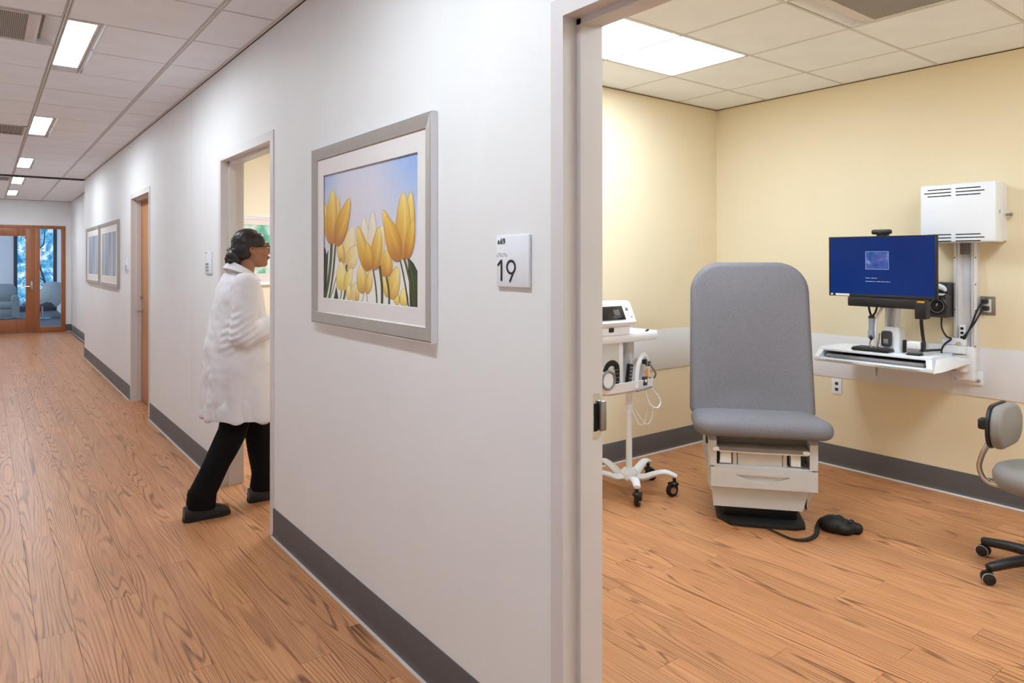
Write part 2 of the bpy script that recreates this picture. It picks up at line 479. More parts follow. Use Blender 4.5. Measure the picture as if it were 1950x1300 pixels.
for (x, y, v) in cand:
    ye = min(y + PL / 2, END_Y + 0.06)
    if x < 1.5 and y + PL / 2 > END_Y + 0.06 or (x > 1.5 and y + PL / 2 > OY + 0.09):
        yc = END_Y + 0.06 if x < 1.5 else OY + 0.09
        if yc - (y - PL / 2) > 0.02:
            rest.merge(plank_mb(x - PW / 2, y - PL / 2, x + PW / 2, yc))
        continue
    if (x, y) in single:
        obj('plank', plank_me, M['floor'], floor, loc=(x, y, 0))
    else:
        rest.merge(plank_mb(x - PW / 2, y - PL / 2, x + PW / 2, y + PL / 2))
obj('far_planks', rest, M['floor'], floor, kind='stuff', flatshade=True)

# ---- walls
def two_sided(name, mb, front, back, axis, sign, label):
    """paint the faces that look along sign*axis with the second colour"""
    me = to_mesh(name, mb, flatshade=True)
    me.materials.append(front); me.materials.append(back)
    for p in me.polygons:
        if p.normal[axis] * sign > 0.5: p.material_index = 1
    o = bpy.data.objects.new(name, me); COL.objects.link(o)
    return tag(o, label, kind='structure')
OPEN = 2.160
DOORS = ((0.175, 1.395), (3.787, 4.773), (7.276, 8.257))
wr = MB(); edges = [-4.1]
for a, b in DOORS: edges += [a - .03, b + .03]
edges += [JOG_Y]
for i in range(0, len(edges), 2):
    wr.box(WX, WX + WT, edges[i], edges[i + 1], 0, TOPZ)
for a, b in DOORS: wr.box(WX, WX + WT, a - .03, b + .03, OPEN, TOPZ)
two_sided('wall_right', wr, M['wall'], M['yellow'], 0, 1, 'long white hallway wall with three doorways')
obj_ = obj('wall_jog', MB().box(WX + WT, JOG_X + .13, JOG_Y - .13, JOG_Y, 0, TOPZ).box(JOG_X, JOG_X + .13, JOG_Y, END_Y, 0, TOPZ), M['wall'])
tag(obj_, 'white hallway wall set back beyond the two blue pictures', kind='structure')
D4 = (-0.16, 1.375, 2.225)
obj_ = obj('wall_end', MB().box(-1.15, D4[0], END_Y, END_Y + .14, 0, TOPZ).box(D4[1], JOG_X + .13, END_Y, END_Y + .14, 0, TOPZ).box(D4[0], D4[1], END_Y, END_Y + .14, D4[2], TOPZ), M['wall'])
tag(obj_, 'white wall closing the far end of the hallway above the glazed door', kind='structure')
tag(obj('wall_left', MB().box(-1.15, -1.0, -4.1, END_Y, 0, TOPZ), M['wall']), 'white hallway wall opposite the doorways', kind='structure')
tag(obj('wall_behind', MB().box(-1.15, WX, -4.2, -4.1, 0, TOPZ), M['wall']), 'white wall at the near end of the hallway', kind='structure')
two_sided('wall_exam_back', MB().box(WX + WT, EX + .1, EY, EY + .11, 0, TOPZ), M['yellow'], M['cream'], 1, 1, 'pale yellow exam room wall behind the rolling monitor stand')
tag(obj('wall_exam_side', MB().box(EX, EX + .1, -0.2, OY, 0, TOPZ), M['yellow']), 'pale yellow exam room wall carrying the computer workstation', kind='structure')
tag(obj('wall_exam_front', MB().box(WX + WT, EX + .1, -0.3, -0.2, 0, TOPZ), M['yellow']), 'yellow exam room wall outside the view', kind='structure')
tag(obj('wall_office_back', MB().box(WX + WT, EX + .1, OY, OY + .1, 0, TOPZ), M['cream']), 'cream wall seen through the open hallway doorway', kind='structure')

# ---- ceilings
def ceiling(label, x0, x1, y0, y1, xl, yl, skip, ytee, xtee, extra_slab=None):
    sl = MB().box(x0 - .08, x1 + .08, y0 - .08, y1 + .08, CEIL + .06, CEIL + .1)
    for a, b, c, d in ((x0 - .08, x0 - .06, y0, y1), (x1 + .06, x1 + .08, y0, y1), (x0, x1, y0 - .08, y0 - .06), (x0, x1, y1 + .06, y1 + .08)):
        sl.box(a, b, c, d, CEIL - .012, CEIL + .06)
    ce = tag(obj('ceiling', sl, M['slab']), label, kind='structure')
    cache = {}
    X = [x0] + xl + [x1]; Y = [y0] + yl + [y1]
    cells = []
    for i in range(len(X) - 1):
        for j in range(len(Y) - 1):
            c = (X[i], X[i + 1], Y[j], Y[j + 1])
            mid = ((c[0] + c[1]) / 2, (c[2] + c[3]) / 2)
            k = skip(mid)
            if k is None: cells.append(c)
            elif isinstance(k, list): cells += k
    for c in cells:
        gx, gy = ytee / 2 + .0015, xtee / 2 + .0015
        wx, wy = c[1] - c[0] - 2 * gx, c[3] - c[2] - 2 * gy
        if wx < .02 or wy < .02: continue
        key = (round(wx, 3), round(wy, 3))
        if key not in cache:
            hx, hy, b = wx / 2, wy / 2, 0.0015
            rings = [[(-hx, -hy, .024), (hx, -hy, .024), (hx, hy, .024), (-hx, hy, .024)], [(-hx, -hy, b), (hx, -hy, b), (hx, hy, b), (-hx, hy, b)],
                     [(-hx + b, -hy + b, 0), (hx - b, -hy + b, 0), (hx - b, hy - b, 0), (-hx + b, hy - b, 0)]]
            cache[key] = to_mesh('ceiling_tile', MB().loft(rings), flatshade=True)
        obj('ceiling_tile', cache[key], M['tile'], ce, loc=((c[0] + c[1]) / 2, (c[2] + c[3]) / 2, CEIL))
    return ce
def tee(ce, x0, x1, y0, y1, z=CEIL - .001, slot=False, m='tee'):
    mb = MB()
    if slot:
        xm, hw = (x0 + x1) / 2, (x1 - x0) / 2
        mb.box(xm - hw, xm - hw * .66, y0, y1, z, z + .016); mb.box(xm + hw * .66, xm + hw, y0, y1, z, z + .012)
        mb.box(xm - hw * .42, xm + hw * .42, y0, y1, z, z + .016)
        mb.box(xm - hw, xm + hw, y0, y1, z + .016, z + .020)
    else:
        mb.box(x0, x1, y0, y1, z, z + .012)
    return obj('grid_tee', mb, M[m], ce, flatshade=True)

HX = [-0.879, -0.271, 0.337, 0.945]
HY = [4.28 + .61 * k for k in range(-13, 22)]
LSTART = [-1.82, 1.23, 4.28, 7.33, 10.38, 12.82, 15.26]
FXW = 0.172
def is_light_row(y):
    return any(s < y < s + 1.22 for s in LSTART)
VENTS = {(-0.271 + .304, 4.28 + .305): 'plaque', (-0.271 + .304, 4.28 + .61 * 6 + .305): 'grille', (-0.271 + .304, 4.28 + .61 * 14 + .305): 'grille'}
def hall_skip(m):
    for (vx, vy) in VENTS:
        if abs(m[0] - vx) < .2 and abs(m[1] - vy) < .2: return 'vent'
    if .337 < m[0] < .945 and is_light_row(m[1]):
        j = min(range(len(HY)), key=lambda k: abs(HY[k] + .305 - m[1]))
        return [(.337 + FXW, .945, HY[j], HY[j] + .61)]
    return None
hall_c = ceiling('white suspended tile ceiling over the hallway', -1.0, WX, -4.1, JOG_Y, HX, [y for y in HY if y < JOG_Y - .1], hall_skip, 0.026, 0.013)
for xx in HX: tee(hall_c, xx - .013, xx + .013, -4.1, END_Y, slot=True)
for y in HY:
    tee(hall_c, -1.0, WX if y < JOG_Y else JOG_X, y - .009, y + .009, CEIL + .012, m='tee_shade')
for s_ in LSTART: tee(hall_c, .337 + FXW - .006, .337 + FXW + .006, s_, s_ + 1.22, CEIL)
tee(hall_c, WX - .024, WX - .002, -4.1, JOG_Y, CEIL - .001)
far_c = ceiling('white suspended tile ceiling at the far end of the hallway', -1.0, JOG_X, JOG_Y, END_Y, HX, [y for y in HY if y > JOG_Y - .1], hall_skip, 0.026, 0.013)
tee(far_c, JOG_X - .024, JOG_X - .002, JOG_Y, END_Y)
tee(far_c, -1.0, JOG_X, END_Y - .022, END_Y - .002)

EXL = [4.39 - .635 * k for k in range(4, -1, -1)]
EYL = [0.06, 0.67, 1.28, 1.893, 2.51, 3.12]
def exam_skip(m):
    if 2.485 < m[0] < 3.755 and (2.51 < m[1] < 3.12 or .06 < m[1] < .67): return 'light'
    if 3.12 < m[0] < 3.755 and 1.28 < m[1] < 1.893: return 'vent'
    return None
ex_c = ceiling('white suspended tile ceiling of the exam room', WX + WT, EX, -0.2, EY, EXL, EYL, exam_skip, 0.015, 0.015)
for xx in EXL: tee(ex_c, xx - .0075, xx + .0075, -0.2, EY)
for y in EYL: tee(ex_c, WX + WT, EX, y - .0075, y + .0075, CEIL - .0012)
tee(ex_c, EX - .02, EX - .001, -0.2, EY); tee(ex_c, WX + WT, EX, EY - .02, EY - .001)
def off_skip(m):
    return 'light' if 2.485 < m[0] < 3.755 and 5.2 < m[1] < 5.81 else None
of_c = ceiling('white suspended tile ceiling of the room beside the exam room', WX + WT, EX, EY + .11, OY, EXL, [3.98, 4.59, 5.2, 5.81, 6.42, 7.03], off_skip, 0.015, 0.015)
for xx in EXL: tee(of_c, xx - .0075, xx + .0075, EY + .11, OY)
for y in (3.98, 4.59, 5.2, 5.81, 6.42, 7.03): tee(of_c, WX + WT, EX, y - .0075, y + .0075, CEIL - .0012)

# ---- ceiling lights
ORD = {2: 'nearest of the five narrow recessed lights in the hallway ceiling', 3: 'second narrow recessed light along the hallway ceiling',
       4: 'third narrow recessed light along the hallway ceiling', 5: 'fourth narrow recessed light along the hallway ceiling',
       6: 'farthest narrow recessed light before the glazed end door', 0: 'added unseen narrow hallway light far behind the exam room doorway',  # last entry: unseen light added behind the view for illumination
       1: 'narrow recessed hallway light level with the exam room doorway'}
for i, s_ in enumerate(LSTART):
    e = empty('ceiling_light', (.337 + FXW / 2, s_ + .61, CEIL)); tag(e, ORD[i], 'ceiling light', 'recessed hallway lights')
    hw, hl = FXW / 2 - .012, .605
    x0, x1 = -hw + .004, hw - .012
    a, b = -hl + .03, hl - .15
    fm = MB()
    fm.box(-hw, x0, -hl, hl, -.001, .03); fm.box(x1, hw, -hl, hl, -.001, .03)
    fm.box(x0, x1, -hl, a, -.001, .03)
    obj('housing', fm, M['tee'], e)
    obj('end_panel', MB().box(x0, x1, b, hl, .0, .02, .002), M['grey_plastic'], e)
    obj('diffuser', MB().box(x0, x1, a, b, .004, .012), M['hall_light'], e)
def troffer(cx, cy, lx, ly, m, label):
    e = empty('ceiling_light', (cx, cy, CEIL)); tag(e, label, 'ceiling light')
    hx, hy = lx / 2 - .009, ly / 2 - .009
    f = MB(); t = .012
    f.box(-hx, hx, -hy, -hy + t, -.001, .02); f.box(-hx, hx, hy - t, hy, -.001, .02); f.box(-hx, -hx + t, -hy, hy, -.001, .02); f.box(hx - t, hx, -hy, hy, -.001, .02)
    obj('housing', f, M['tile'], e)
    obj('diffuser', MB().box(-hx + t, hx - t, -hy + t, hy - t, .004, .012), m, e)
troffer(3.12, 2.815, 1.27, .61, M['exam_light'], 'wide bright rectangular light panel in the exam room ceiling')
troffer(3.12, .365, 1.27, .61, M['exam_light'], 'added unseen ceiling light panel nearer the exam room doorway')  # extra panel out of view, added to brighten ceiling and walls
troffer(3.12, 5.505, 1.27, .61, M['office_light'], 'ceiling light panel of the room behind the walking person')

# ---- air diffusers
def perforated():
    m, nt, b = new_mat('perforated metal'); L = nt.links.new
    tc = node(nt, 'ShaderNodeTexCoord'); vo = node(nt, 'ShaderNodeTexVoronoi'); vo.inputs['Scale'].default_value = 120; vo.inputs['Randomness'].default_value = 0
    L(tc.outputs['Object'], vo.inputs['Vector'])
    rp = node(nt, 'ShaderNodeValToRGB'); rp.color_ramp.elements[0].position = 0.36; rp.color_ramp.elements[1].position = 0.5
    rp.color_ramp.elements[0].color = lin((74, 72, 70)) + (1,); rp.color_ramp.elements[1].color = lin((196, 191, 186)) + (1,)
    L(vo.outputs['Distance'], rp.inputs['Fac']); L(rp.outputs['Color'], b.inputs['Base Color']); b.inputs['Roughness'].default_value = 0.6
    return m
M['perf'] = perforated()
def diffuser(cx, cy, sx, sy, rot, style, label):
    e = empty('air_diffuser', (cx, cy, CEIL), rot); tag(e, label, 'air vent', 'ceiling air vents')
    hx, hy = sx / 2 - .014, sy / 2 - .014
    if style == 'plaque':
        # flared recess with a flat perforated plate hanging in it; the open slot is on the local +x side
        rec = MB()
        prof = [(hx, -.0), (hx - .03, .028), (hx - .085, .045), (hx - .13, .05)]
        rec.loft([[(x, -hy, z), (x, hy, z)] for x, z in prof], False, False, closed=False)
        rec.loft([[(-hx, -hy, .05), (-hx, hy, .05)], [(hx - .12, -hy, .05), (hx - .12, hy, .05)]], False, False, closed=False)
        rec.box(-hx, hx, -hy - .002, -hy, -.001, .05); rec.box(-hx, hx, hy, hy + .002, -.001, .05); rec.box(-hx - .002, -hx, -hy, hy, -.001, .05)
        obj('recess', rec, M['tile'], e)
        px1 = hx - .085
        pl = MB().box(px1 - .055, px1, -hy + .012, hy - .012, -.004, .012, .002).box(-hx + .02, -hx + .06, -hy + .012, hy - .012, -.004, .012, .002)
        pl.box(-hx + .06, px1 - .055, -hy + .012, -hy + .03, -.004, .012).box(-hx + .06, px1 - .055, hy - .03, hy - .012, -.004, .012)
        obj('face_plate', pl, M['tee'], e)
        obj('perforated_panel', MB().box(-hx + .06, px1 - .055, -hy + .03, hy - .03, 0, .006), M['perf'], e)
        obj('throat', MB().box(px1 + .0, px1 + .02, -hy, hy, .03, .049), M['midgrey_plastic'], e)
    else:
        f = MB(); t = .022
        f.box(-hx, hx, -hy, -hy + t, -.003, .01); f.box(-hx, hx, hy - t, hy, -.003, .01); f.box(-hx, -hx + t, -hy, hy, -.003, .01); f.box(hx - t, hx, -hy, hy, -.003, .01)
        obj('grille_frame', f, M['tee'], e)
        obj('backing', MB().box(-hx + t, hx - t, -hy + t, hy - t, .012, .016), M['grey_plastic'], e)
        bar = MB()
        n = 26
        for i in range(n):
            x = -hx + t + (2 * hx - 2 * t) * (i + .5) / n
            bar.box(x - .0035, x + .0035, -hy + t, hy - t, 0, .012)
        obj('bars', bar, M['midgrey_plastic'], e, flatshade=True)
VL = {0: 'perforated plate vent in the hallway ceiling beside the nearest light', 1: 'dark grille vent beside the second hallway light', 2: 'small distant grille vent beside the fourth hallway light'}
for i, ((vx, vy), st) in enumerate(VENTS.items()):
    diffuser(vx, vy, .608, .61, 0, st, VL[i])
diffuser(3.4375, 1.5865, .613, .635, R(90), 'plaque', 'perforated plate vent in the exam room ceiling')

# ---- baseboards
def baseboard(name, runs, label):
    """runs: (x0,y0,x1,y1,nx,ny) lines at the wall face, n points into the room"""
    mb, toe = MB(), MB()
    for (x0, y0, x1, y1, nx, ny) in runs:
        prof = [(0, .152), (.004, .152), (.006, .148), (.006, .03), (.009, .014), (.013, .009), (0, .009)]
        mb.loft([[(x + nx * d, y + ny * d, z) for d, z in prof] for x, y in ((x0, y0), (x1, y1))])
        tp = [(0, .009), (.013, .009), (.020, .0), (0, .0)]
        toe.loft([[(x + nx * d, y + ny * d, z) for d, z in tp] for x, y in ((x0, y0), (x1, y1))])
    o = tag(obj(name, mb, M['base']), label, kind='structure')
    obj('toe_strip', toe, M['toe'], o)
F = .05
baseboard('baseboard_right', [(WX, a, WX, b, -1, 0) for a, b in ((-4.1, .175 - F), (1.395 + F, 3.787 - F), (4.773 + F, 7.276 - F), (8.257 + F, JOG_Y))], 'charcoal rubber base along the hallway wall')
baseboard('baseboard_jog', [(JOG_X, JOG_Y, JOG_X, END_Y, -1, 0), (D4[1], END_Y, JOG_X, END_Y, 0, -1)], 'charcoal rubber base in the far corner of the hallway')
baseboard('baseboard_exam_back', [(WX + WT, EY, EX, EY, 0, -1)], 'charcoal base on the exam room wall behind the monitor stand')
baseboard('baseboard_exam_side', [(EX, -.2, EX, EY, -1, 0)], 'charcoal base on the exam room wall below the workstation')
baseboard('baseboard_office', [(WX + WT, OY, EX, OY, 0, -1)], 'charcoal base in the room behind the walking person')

# ---- wall guards and seams
tag(obj('trim_1', MB().box(WX + WT, EX - .006, EY - .006, EY, .64, .946, .002), M['band']), 'white wall guard band behind the rolling monitor stand', kind='structure')
tag(obj('trim_2', MB().box(EX - .006, EX, -.2, EY - .006, .64, .946, .002), M['band']), 'white wall guard band below the computer monitor', kind='structure')
tag(obj('trim_3', MB().box(WX - .002, WX, 5.594, 5.604, .152, TOPZ), M['band']), 'thin vertical seam on the white hallway wall', kind='structure')

# ---- door frames
def jamb_poly(sgn, y):
    """plan profile of a double rabbet steel frame; sgn = +1 when the wall lies towards +Y"""
    x0, x1 = WX - .006, WX + .142
    p = [(x0, .05), (x0, 0), (WX + .044, 0), (WX + .044, -.016), (WX + .09, -.016), (WX + .09, 0), (x1, 0), (x1, .05), (WX + WT, .05), (WX + WT, .028), (WX, .028), (WX, .05)]
    return [(x, y + sgn * d) for x, d in p]
def door_frame(parent, y0, y1, H=2.134):
    obj('jamb', MB().prism(jamb_poly(1, y1), 0, H), M['frame_paint'], parent)
    obj('jamb', MB().prism(jamb_poly(-1, y0), 0, H), M['frame_paint'], parent)
    hp = [(x, H + d) for x, d in jamb_poly(1, 0)]
    obj('head', MB().loft([[(x, y0 - .05, z) for x, z in hp], [(x, y1 + .05, z) for x, z in hp]]), M['frame_paint'], parent)
d1 = tag(empty('door_1', (WX, .785, 0)), 'wide open doorway into the exam room with pale steel frame', kind='structure')
d1.matrix_world = Matrix.Identity(4)
door_frame(d1, *DOORS[0])
# latch strike on the far jamb
st = MB()
zc, xs_ = 1.045, WX + .118
st.loft([[(xs_ + u, 1.395 - .0025 + q, zc + v) for u, v in rrect(.034, .125, .012)] for q in (0, .002)])
sp = obj('strike_plate', st, M['chrome'], d1)
obj('strike_lip', MB().box(xs_ + .004, xs_ + .026, 1.395 - .016, 1.395 - .003, zc - .042, zc + .042, .004), M['grey_metal'], sp)
obj('strike_hole', MB().box(xs_ - .012, xs_ + .003, 1.3915, 1.3935, zc - .042, zc + .036, .001), M['hole'], sp)
d2 = tag(empty('door_2'), 'open doorway with pale steel frame that a person is walking through', kind='structure')
door_frame(d2, *DOORS[1])
d3 = tag(empty('door_3'), 'closed honey wood door in a pale steel frame farther along the hallway', kind='structure')
door_frame(d3, *DOORS[2])
y0, y1 = DOORS[2]
lf = obj('door_leaf', MB().box(WX + .092, WX + .136, y0 + .003, y1 - .003, .006, 2.13, .002), M['door_wood_far'], d3)
hy = y1 - .075
lv = MB().cyl((WX + .092, hy, .955), (WX + .082, hy, .955), .028, n=24).cyl((WX + .085, hy, .955), (WX + .03, hy, .955), .009)
lv.tube([(WX + .032, hy, .955), (WX + .03, hy - .03, .955), (WX + .034, hy - .11, .952)], [.011, .010, .008], smooth=4)
obj('lever_handle', lv, M['chrome'], lf)
obj('deadbolt', MB().cyl((WX + .092, hy, 1.10), (WX + .076, hy, 1.10), .024, n=24).box(WX + .066, WX + .078, hy - .004, hy + .004, 1.085, 1.115, .002), M['chrome'], lf)
# ================================================================ glazed end door and the lounge behind it
dx0, dx1, dh = D4
fy0, fy1 = END_Y - .012, END_Y + .10
d4 = tag(empty('door_4', (0.6, END_Y, 0)), 'cherry wood glazed door with tall sidelight at the end of the hallway', kind='structure')
d4.matrix_world = Matrix.Identity(4)
W = M['door_wood']
obj('jamb', MB().box(1.297, dx1, fy0, fy1, 0, dh, .003), W, d4)
obj('jamb', MB().box(dx0, -.10, fy0, fy1, 0, dh, .003), W, d4)
obj('mullion', MB().box(.852, .925, fy0, fy1, 0, 2.156, .003), W, d4)
obj('head', MB().box(-.10, 1.297, fy0, fy1, 2.156, dh, .003), W, d4)
obj('sill', MB().box(.925, 1.297, fy0, fy1, 0, .113, .003), W, d4)
obj('sidelight_pane', MB().box(.925, 1.297, END_Y + .04, END_Y + .046, .113, 2.156), M['glass'], d4)
leaf = obj('door_leaf', MB().box(.684, .848, fy0 + .006, fy0 + .05, .012, 2.15, .002).box(-.096, .06, fy0 + .006, fy0 + .05, .012, 2.15, .002)
           .box(.06, .684, fy0 + .006, fy0 + .05, .012, .292, .001).box(.06, .684, fy0 + .006, fy0 + .05, 1.998, 2.15, .001), W, d4)
obj('door_pane', MB().box(.06, .684, fy0 + .025, fy0 + .031, .292, 1.998), M['glass'], leaf)
lv = MB().box(.765, .80, fy0 - .004, fy0 + .006, .89, 1.075, .004).cyl((.782, fy0, .965), (.782, fy0 - .05, .965), .01)
lv.tube([(.782, fy0 - .05, .965), (.75, fy0 - .052, .965), (.665, fy0 - .048, .962)], [.011, .01, .008], smooth=4).cyl((.782, fy0 - .003, 1.045), (.782, fy0 - .014, 1.045), .014)
obj('lever_handle', lv, M['chrome'], leaf)
obj('kick_strip', MB().box(-.09, .84, fy0 + .0, fy0 + .006, .002, .016), M['grey_metal'], leaf)

LY = 25.0
tag(obj('floor_lounge', MB().box(-3, 1.75, END_Y + .06, LY + .1, -.1, .001), M['carpet']), 'dark grey carpet in the lounge behind the glazed door', kind='structure')
tag(obj('wall_lounge_side', MB().box(1.75, 1.9, END_Y + .14, LY + .1, 0, 2.75), M['lounge_wall']), 'pale lounge wall beside the blue window', kind='structure')
tag(obj('wall_lounge_back', MB().box(-3, .70, LY, LY + .1, 0, 2.75), M['lounge_wall']), 'pale lounge wall behind the armchair', kind='structure')
tag(obj('wall_lounge_left', MB().box(-3.1, -3, END_Y + .14, LY + .1, 0, .3).box(-3.1, -3, END_Y + .14, LY + .1, 2.5, 2.75).box(-3.1, -3, END_Y + .14, 18.2, .3, 2.5).box(-3.1, -3, 24.4, LY + .1, .3, 2.5), M['lounge_wall']), 'lounge wall out of sight of the hallway', kind='structure')
w2 = tag(empty('window_fill'), 'added glowing window that lights the lounge out of sight of the hallway', kind='structure')
obj('pane', MB().box(-3.06, -3.05, 18.2, 24.4, .3, 2.5), emit_mat('added lounge glow', (232, 240, 255), WINDOW_LIGHT * 4.2), w2)  # glowing pane added out of sight to light the lounge
obj('window_frame', MB().box(-3.04, -2.98, 20.2, 20.27, .3, 2.5).box(-3.04, -2.98, 22.3, 22.37, .3, 2.5), M['mullion'], w2)
tag(obj('wall_lounge_front', MB().box(-3, -1.15, END_Y, END_Y + .14, 0, 2.75), M['lounge_wall']), 'lounge wall beside the end of the hallway', kind='structure')
tag(obj('ceiling_lounge', MB().box(-3.1, 1.9, END_Y, LY + .1, 2.75, 2.85), M['tile']), 'plain white ceiling of the lounge', kind='structure')
obj_ = tag(obj('wall_lounge_header', MB().box(.70, 1.75, LY, LY + .1, 2.62, 2.75), M['lounge_wall']), 'strip of lounge wall above the blue window', kind='structure')
# patterned blue window
def art_glass():
    m = bpy.data.materials.new('blue patterned window'); m.use_nodes = True
    nt = m.node_tree; nt.nodes.clear(); L = nt.links.new
    o = node(nt, 'ShaderNodeOutputMaterial'); e = node(nt, 'ShaderNodeEmission'); L(e.outputs[0], o.inputs[0])
    tc = node(nt, 'ShaderNodeTexCoord')
    nz = node(nt, 'ShaderNodeTexNoise'); nz.inputs['Scale'].default_value = 3.0; nz.inputs['Detail'].default_value = 4; nz.inputs['Distortion'].default_value = 1.2; L(tc.outputs['Object'], nz.inputs['Vector'])
    rp = node(nt, 'ShaderNodeValToRGB')
    for p, c in ((0.0, (40, 110, 170)), (1.0, (236, 246, 255))): pass
    el = rp.color_ramp.elements
    el[0].position = 0.36; el[0].color = lin((44, 120, 178)) + (1,); el[1].position = 0.66; el[1].color = lin((240, 248, 255)) + (1,)
    q = el.new(0.5); q.color = lin((110, 182, 220)) + (1,)
    L(nz.outputs['Fac'], rp.inputs['Fac'])
    vo = node(nt, 'ShaderNodeTexVoronoi', feature='DISTANCE_TO_EDGE'); vo.inputs['Scale'].default_value = 5.5
    ds = node(nt, 'ShaderNodeVectorMath', operation='ADD'); L(tc.outputs['Object'], ds.inputs[0]); L(nz.outputs['Color'], ds.inputs[1]); L(ds.outputs[0], vo.inputs['Vector'])
    st = node(nt, 'ShaderNodeMapRange'); st.inputs['From Min'].default_value = 0.02; st.inputs['From Max'].default_value = 0.07; L(vo.outputs['Distance'], st.inputs['Value'])
    mx = node(nt, 'ShaderNodeMix', data_type='RGBA'); mx.inputs['A'].default_value = lin((46, 92, 140)) + (1,); L(st.outputs[0], mx.inputs['Factor']); L(rp.outputs['Color'], mx.inputs['B'])
    L(mx.outputs['Result'], e.inputs['Color']); e.inputs['Strength'].default_value = WINDOW_LIGHT
    return m
w1 = tag(empty('window_1', (1.22, LY, 0)), 'blue patterned window behind the lounge chairs', kind='structure')
w1.matrix_world = Matrix.Identity(4)
obj('pane', MB().box(.76, 1.69, LY + .03, LY + .04, .16, 2.58), art_glass(), w1)
obj('window_frame', MB().box(.69, .78, LY - .05, LY + .08, 0, 2.62, .004).box(1.66, 1.75, LY - .05, LY + .08, 0, 2.62, .004).box(.78, 1.66, LY - .04, LY + .08, 2.56, 2.62).box(.78, 1.66, LY - .10, LY + .08, 0, .17, .004), M['mullion'], w1)
obj('branch', MB().tube([(1.45, LY + .02, 2.4), (1.42, LY + .018, 2.0), (1.22, LY + .02, 1.75), (1.32, LY + .02, 1.35), (1.44, LY + .02, .9), (1.5, LY + .02, .5)], [.012, .018, .022, .025, .03, .03], 8, smooth=6)
    .tube([(1.22, LY + .02, 1.75), (1.05, LY + .02, 1.95), (.95, LY + .02, 2.3)], [.018, .012, .008], 8, smooth=5).tube([(1.44, LY + .02, .9), (1.2, LY + .02, 1.05), (.9, LY + .02, 1.0)], [.02, .012, .008], 8, smooth=5), M['green_trim'], w1)

# armchair facing the hallway
a = tag(empty('armchair', (.30, 21.7, 0)), 'bulky grey green leather armchair seen through the glazed door', 'armchair')
Lm = M['leather']
obj('base', MB().box(-.33, .33, -.36, .36, .10, .30, .02), Lm, a)
c = cushion(.60, .62, .06, .17, .06, .02); MM = Matrix.Translation((0, -.08, .29)); c.v = [tuple(MM @ Vector(p)) for p in c.v]
obj('seat_cushion', c, Lm, a)
c = cushion(.74, .62, (.16, .16, .05, .05), .2, .08, .03); MM = Matrix.Translation((0, .40, .58)) @ Matrix.Rotation(R(80), 4, 'X'); c.v = [tuple(MM @ Vector(p)) for p in c.v]
obj('backrest', c, Lm, a)
for sx in (-1, 1):
    obj('armrest', MB().prism([(sx * .33 + x, z) for x, z in [(-.075, .08), (.075, .08), (.085, .5), (.07, .58), (.03, .625), (-.03, .625), (-.07, .58), (-.085, .5)]], -.40, .40, 'y'), Lm, a)
for sx in (-1, 1):
    for sy in (-1, 1): obj('foot', MB().cyl((sx * .3, sy * .32, .0), (sx * .3, sy * .32, .11), .02, .028), M['grey_metal'], a)
# shell lounge chair turned towards the room
a = tag(empty('lounge_chair', (1.20, 21.7, 0), R(236)), 'grey leather shell chair with reclined back beside the blue window', 'chair')
rings = []
prof = [(.42, .36, .24), (.30, .40, .27), (.10, .36, .29), (-.10, .34, .30), (-.22, .42, .31), (-.30, .58, .31), (-.37, .74, .29), (-.44, .90, .24), (-.455, .93, .18)]
for i, (x, z, hw) in enumerate(prof):
    p0 = prof[max(i - 1, 0)]; p1 = prof[min(i + 1, len(prof) - 1)]
    t = Vector((p1[0] - p0[0], 0, p1[1] - p0[1])).normalized(); nrm = Vector((-t.z, 0, t.x))
    if nrm.z < 0 and i < 3: nrm = -nrm
    ring = []
    for k in range(16):
        ang = 2 * math.pi * k / 16
        yy = hw * math.cos(ang); th = .035 * math.sin(ang)
        lift = .10 * (yy / .3) ** 2
        q = Vector((x, yy, z)) + nrm * (th + lift * .6)
        ring.append(tuple(q))
    rings.append(ring)
obj('shell', MB().loft(rings), Lm, a)
obj('pedestal', MB().cyl((0, 0, .02), (0, 0, .34), .022).lathe([(.02, .0), (.24, .0), (.24, .012), (.05, .03), (.02, .03)], 28), M['chrome'], a)
# ================================================================ pictures and signs on the hallway wall
def moulding(w, h, fw, depth, back=0.0):
    """mitred picture frame in local xy, wall at z = 0"""
    prof = [(0, back), (0, depth * .86), (.006, depth), (fw * .28, depth * .96), (fw * .72, depth * .74), (fw * .9, depth * .72), (fw, depth * .55), (fw, back)]
    mb = MB()
    rings = []
    for sx, sy in ((1, 1), (-1, 1), (-1, -1), (1, -1), (1, 1)):
        rings.append([(sx * (w / 2 - d), sy * (h / 2 - d), z) for d, z in prof])
    return mb.loft(rings, False, False)
def mat_board(w, h, pw, ph, z, t=.002, dy=0.0):
    mb = MB()
    o = [(w / 2, h / 2), (-w / 2, h / 2), (-w / 2, -h / 2), (w / 2, -h / 2)]
    i = [(pw / 2, ph / 2 + dy), (-pw / 2, ph / 2 + dy), (-pw / 2, -ph / 2 + dy), (pw / 2, -ph / 2 + dy)]
    rings = [[(x, y, z) for x, y in o], [(x * (1 + .004 / pw), (y - dy) * (1 + .004 / ph) + dy, z) for x, y in i], [(x, y, z - t) for x, y in i]]
    mb2 = MB(); mb2.loft(rings, False, False)
    return mb2

